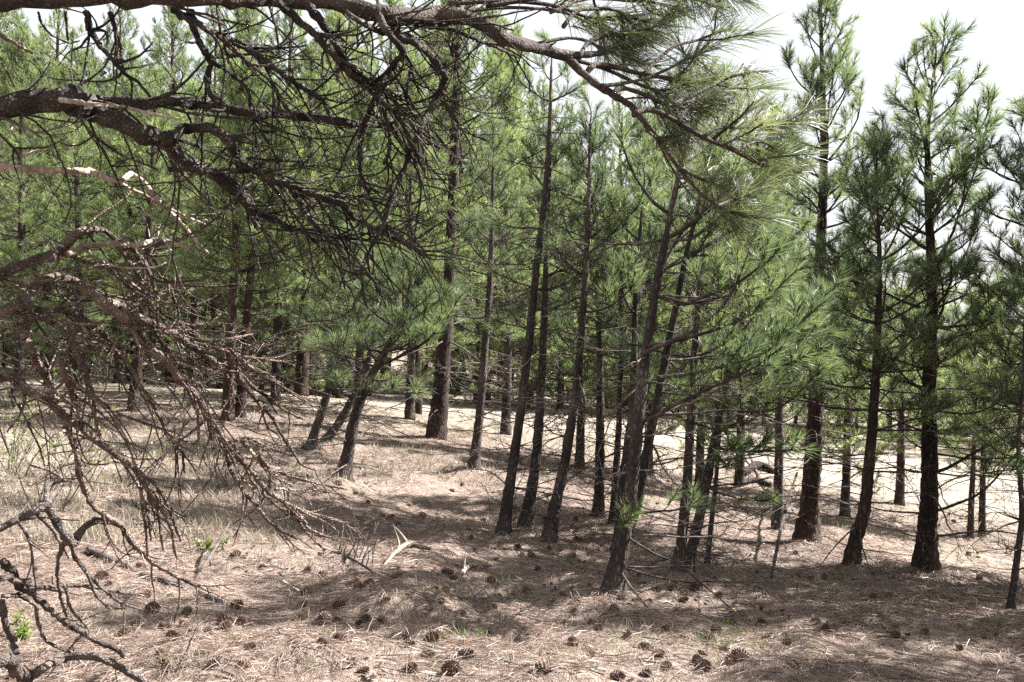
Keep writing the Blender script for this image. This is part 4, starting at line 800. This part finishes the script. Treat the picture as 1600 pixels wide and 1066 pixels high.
fallen('fallen_log', [(312,930,.0),(330,938,.0),(346,946,.0)], [9,10,7], 'smallest broken log end, nearest in its row on the left', 'log', 'greydead', 0, knob=.3)
fallen('fallen_branch', [(305,912,.0),(322,896,.06),(338,882,.12),(358,858,.2)], [7,6,5,3], 'upright broken stick leaning out of the needles at the left', 'fallen branch', 'greydead', 2)
fallen('fallen_branch', [(245,1055,.0),(290,1050,.01),(335,1038,.01),(340,1034,.02)], [6,5,4,2], 'thin curved stick on the needles at the bottom left', 'fallen branch', 'greydead', 1)
fallen('fallen_branch', [(420,905,.0),(440,912,.0),(468,928,.0)], [3,5,4], 'short stub of branch on needles left of the shaded twigs', 'fallen branch', 'bleached', 1)
fallen('fallen_branch', [(505,860,.0),(545,880,.03),(590,900,.0)], [4,5,3], 'dark tangled twig on the floor below the drooping dead shoots', 'fallen branch', 'twig', 9)
fallen('fallen_log', [(1160,745,.0),(1185,735,.05),(1210,742,.0)], [12,13,10], 'brown log in the brush heap behind the right trunks', 'log', 'old_bark', 5)
fallen('fallen_log', [(1150,760,.0),(1180,755,.0),(1205,762,.0)], [9,10,7], 'thinner log lying in front of the brush heap', 'log', 'old_bark', 4)
fallen('fallen_branch', [(1205,905,.0),(1225,850,.35),(1245,800,.7)], [5,5,3], 'bare stick leaning up against the tall spire pine', 'fallen branch', 'twig', 2)
fallen('fallen_branch', [(1240,912,.0),(1262,918,.01),(1275,922,.0)], [5,7,5], 'short pale stick on shaded needles in front of the curved-foot pine', 'fallen branch', 'bleached', 0)
fallen('fallen_branch', [(1190,758,.0),(1150,690,.5),(1120,655,.8)], [4,4,2], 'thin dead pole leaning over the brush heap', 'fallen branch', 'greydead', 2)

# ------------------------------------------------------------------ leafy shrubs at the left
def shrub(px, py, hgt, ns, leaves, label, spread=.5):
    c, d = G(px, py); root = empty('oak_shrub', c, label, 'shrub', None); ends = []
    for k in range(ns):
        mb = MB(); a = random.random() * 6.28; l = hgt * random.uniform(.55, 1.1); q, e = grow((random.gauss(0, .08), random.gauss(0, .08), -.03), (math.cos(a) * spread, math.sin(a) * spread, 1), l, 9, .1, .10)
        mb.tube(q, np.linspace(.0075, .002, 10), 5, True, .1)
        for _ in range(5):
            i = random.randint(3, 8); q2, e2 = grow(q[i], e + rng.normal(size=3) * .8, l * random.uniform(.15, .4), 5, .1, .15); mb.tube(q2, np.linspace(.0035, .0012, 6), 4, True); ends += [q2[-1], q2[3], q2[4]]
        ends += [q[-1], q[7]]; part('stem', mb.mesh('stem', M['greydead']), root)
    mb = MB()
    if leaves:
        for p in ends:
            if random.random() > leaves: continue
            for _ in range(random.randint(3, 7)):
                dv = unit(rng.normal(size=3) + np.array([0, 0, .4])); s = unit(np.cross(dv, rng.normal(size=3))); L = random.uniform(.018, .036); w = L * .32; o = np.array(p) + rng.normal(size=3) * .015
                mb.add([o, o + dv * L * .5 + s * w, o + dv * L, o + dv * L * .5 - s * w], [(0, 1, 2, 3)])
        part('foliage', mb.mesh('foliage', M['oak_leaf'], False), root)
for a in [(70,800,1.0,9,.3,'bare-stemmed shrub with a few fresh leaves behind the thick fork at the left'),(215,770,1.0,8,.25,'thin shrub of upright stems with scattered green leaves behind the drooping shoots'),(20,740,1.1,9,.75,'leafy shrub at the left edge with bright new leaves'),
          (160,700,1.2,8,.35,'grey twiggy shrub between the dead limbs and the dark pine'),(318,862,.15,4,.6,'tiny bright green seedling in needles beside the broken sticks'),(8,1010,.16,4,1.0,'small bright green sprout at the bottom left edge'),(262,690,1.1,8,.3,'twiggy shrub with sparse leaves at the edge of the shaded slope'),
          (20,640,3.2,9,.7,'tall leafy shrub whose fresh leaves show beside the arched limb'),(120,760,.9,7,.5,'low shrub with green leaves under the smooth grey limb'),(345,760,.7,6,.05,'leafless dry shrub below the drooping shoots'),(560,880,.4,9,.0,'dark leafless low bush under the tips of the dead shoots'),(1210,730,.9,9,.8,'small green bush left of the tall spire pine')]:
    shrub(*a)
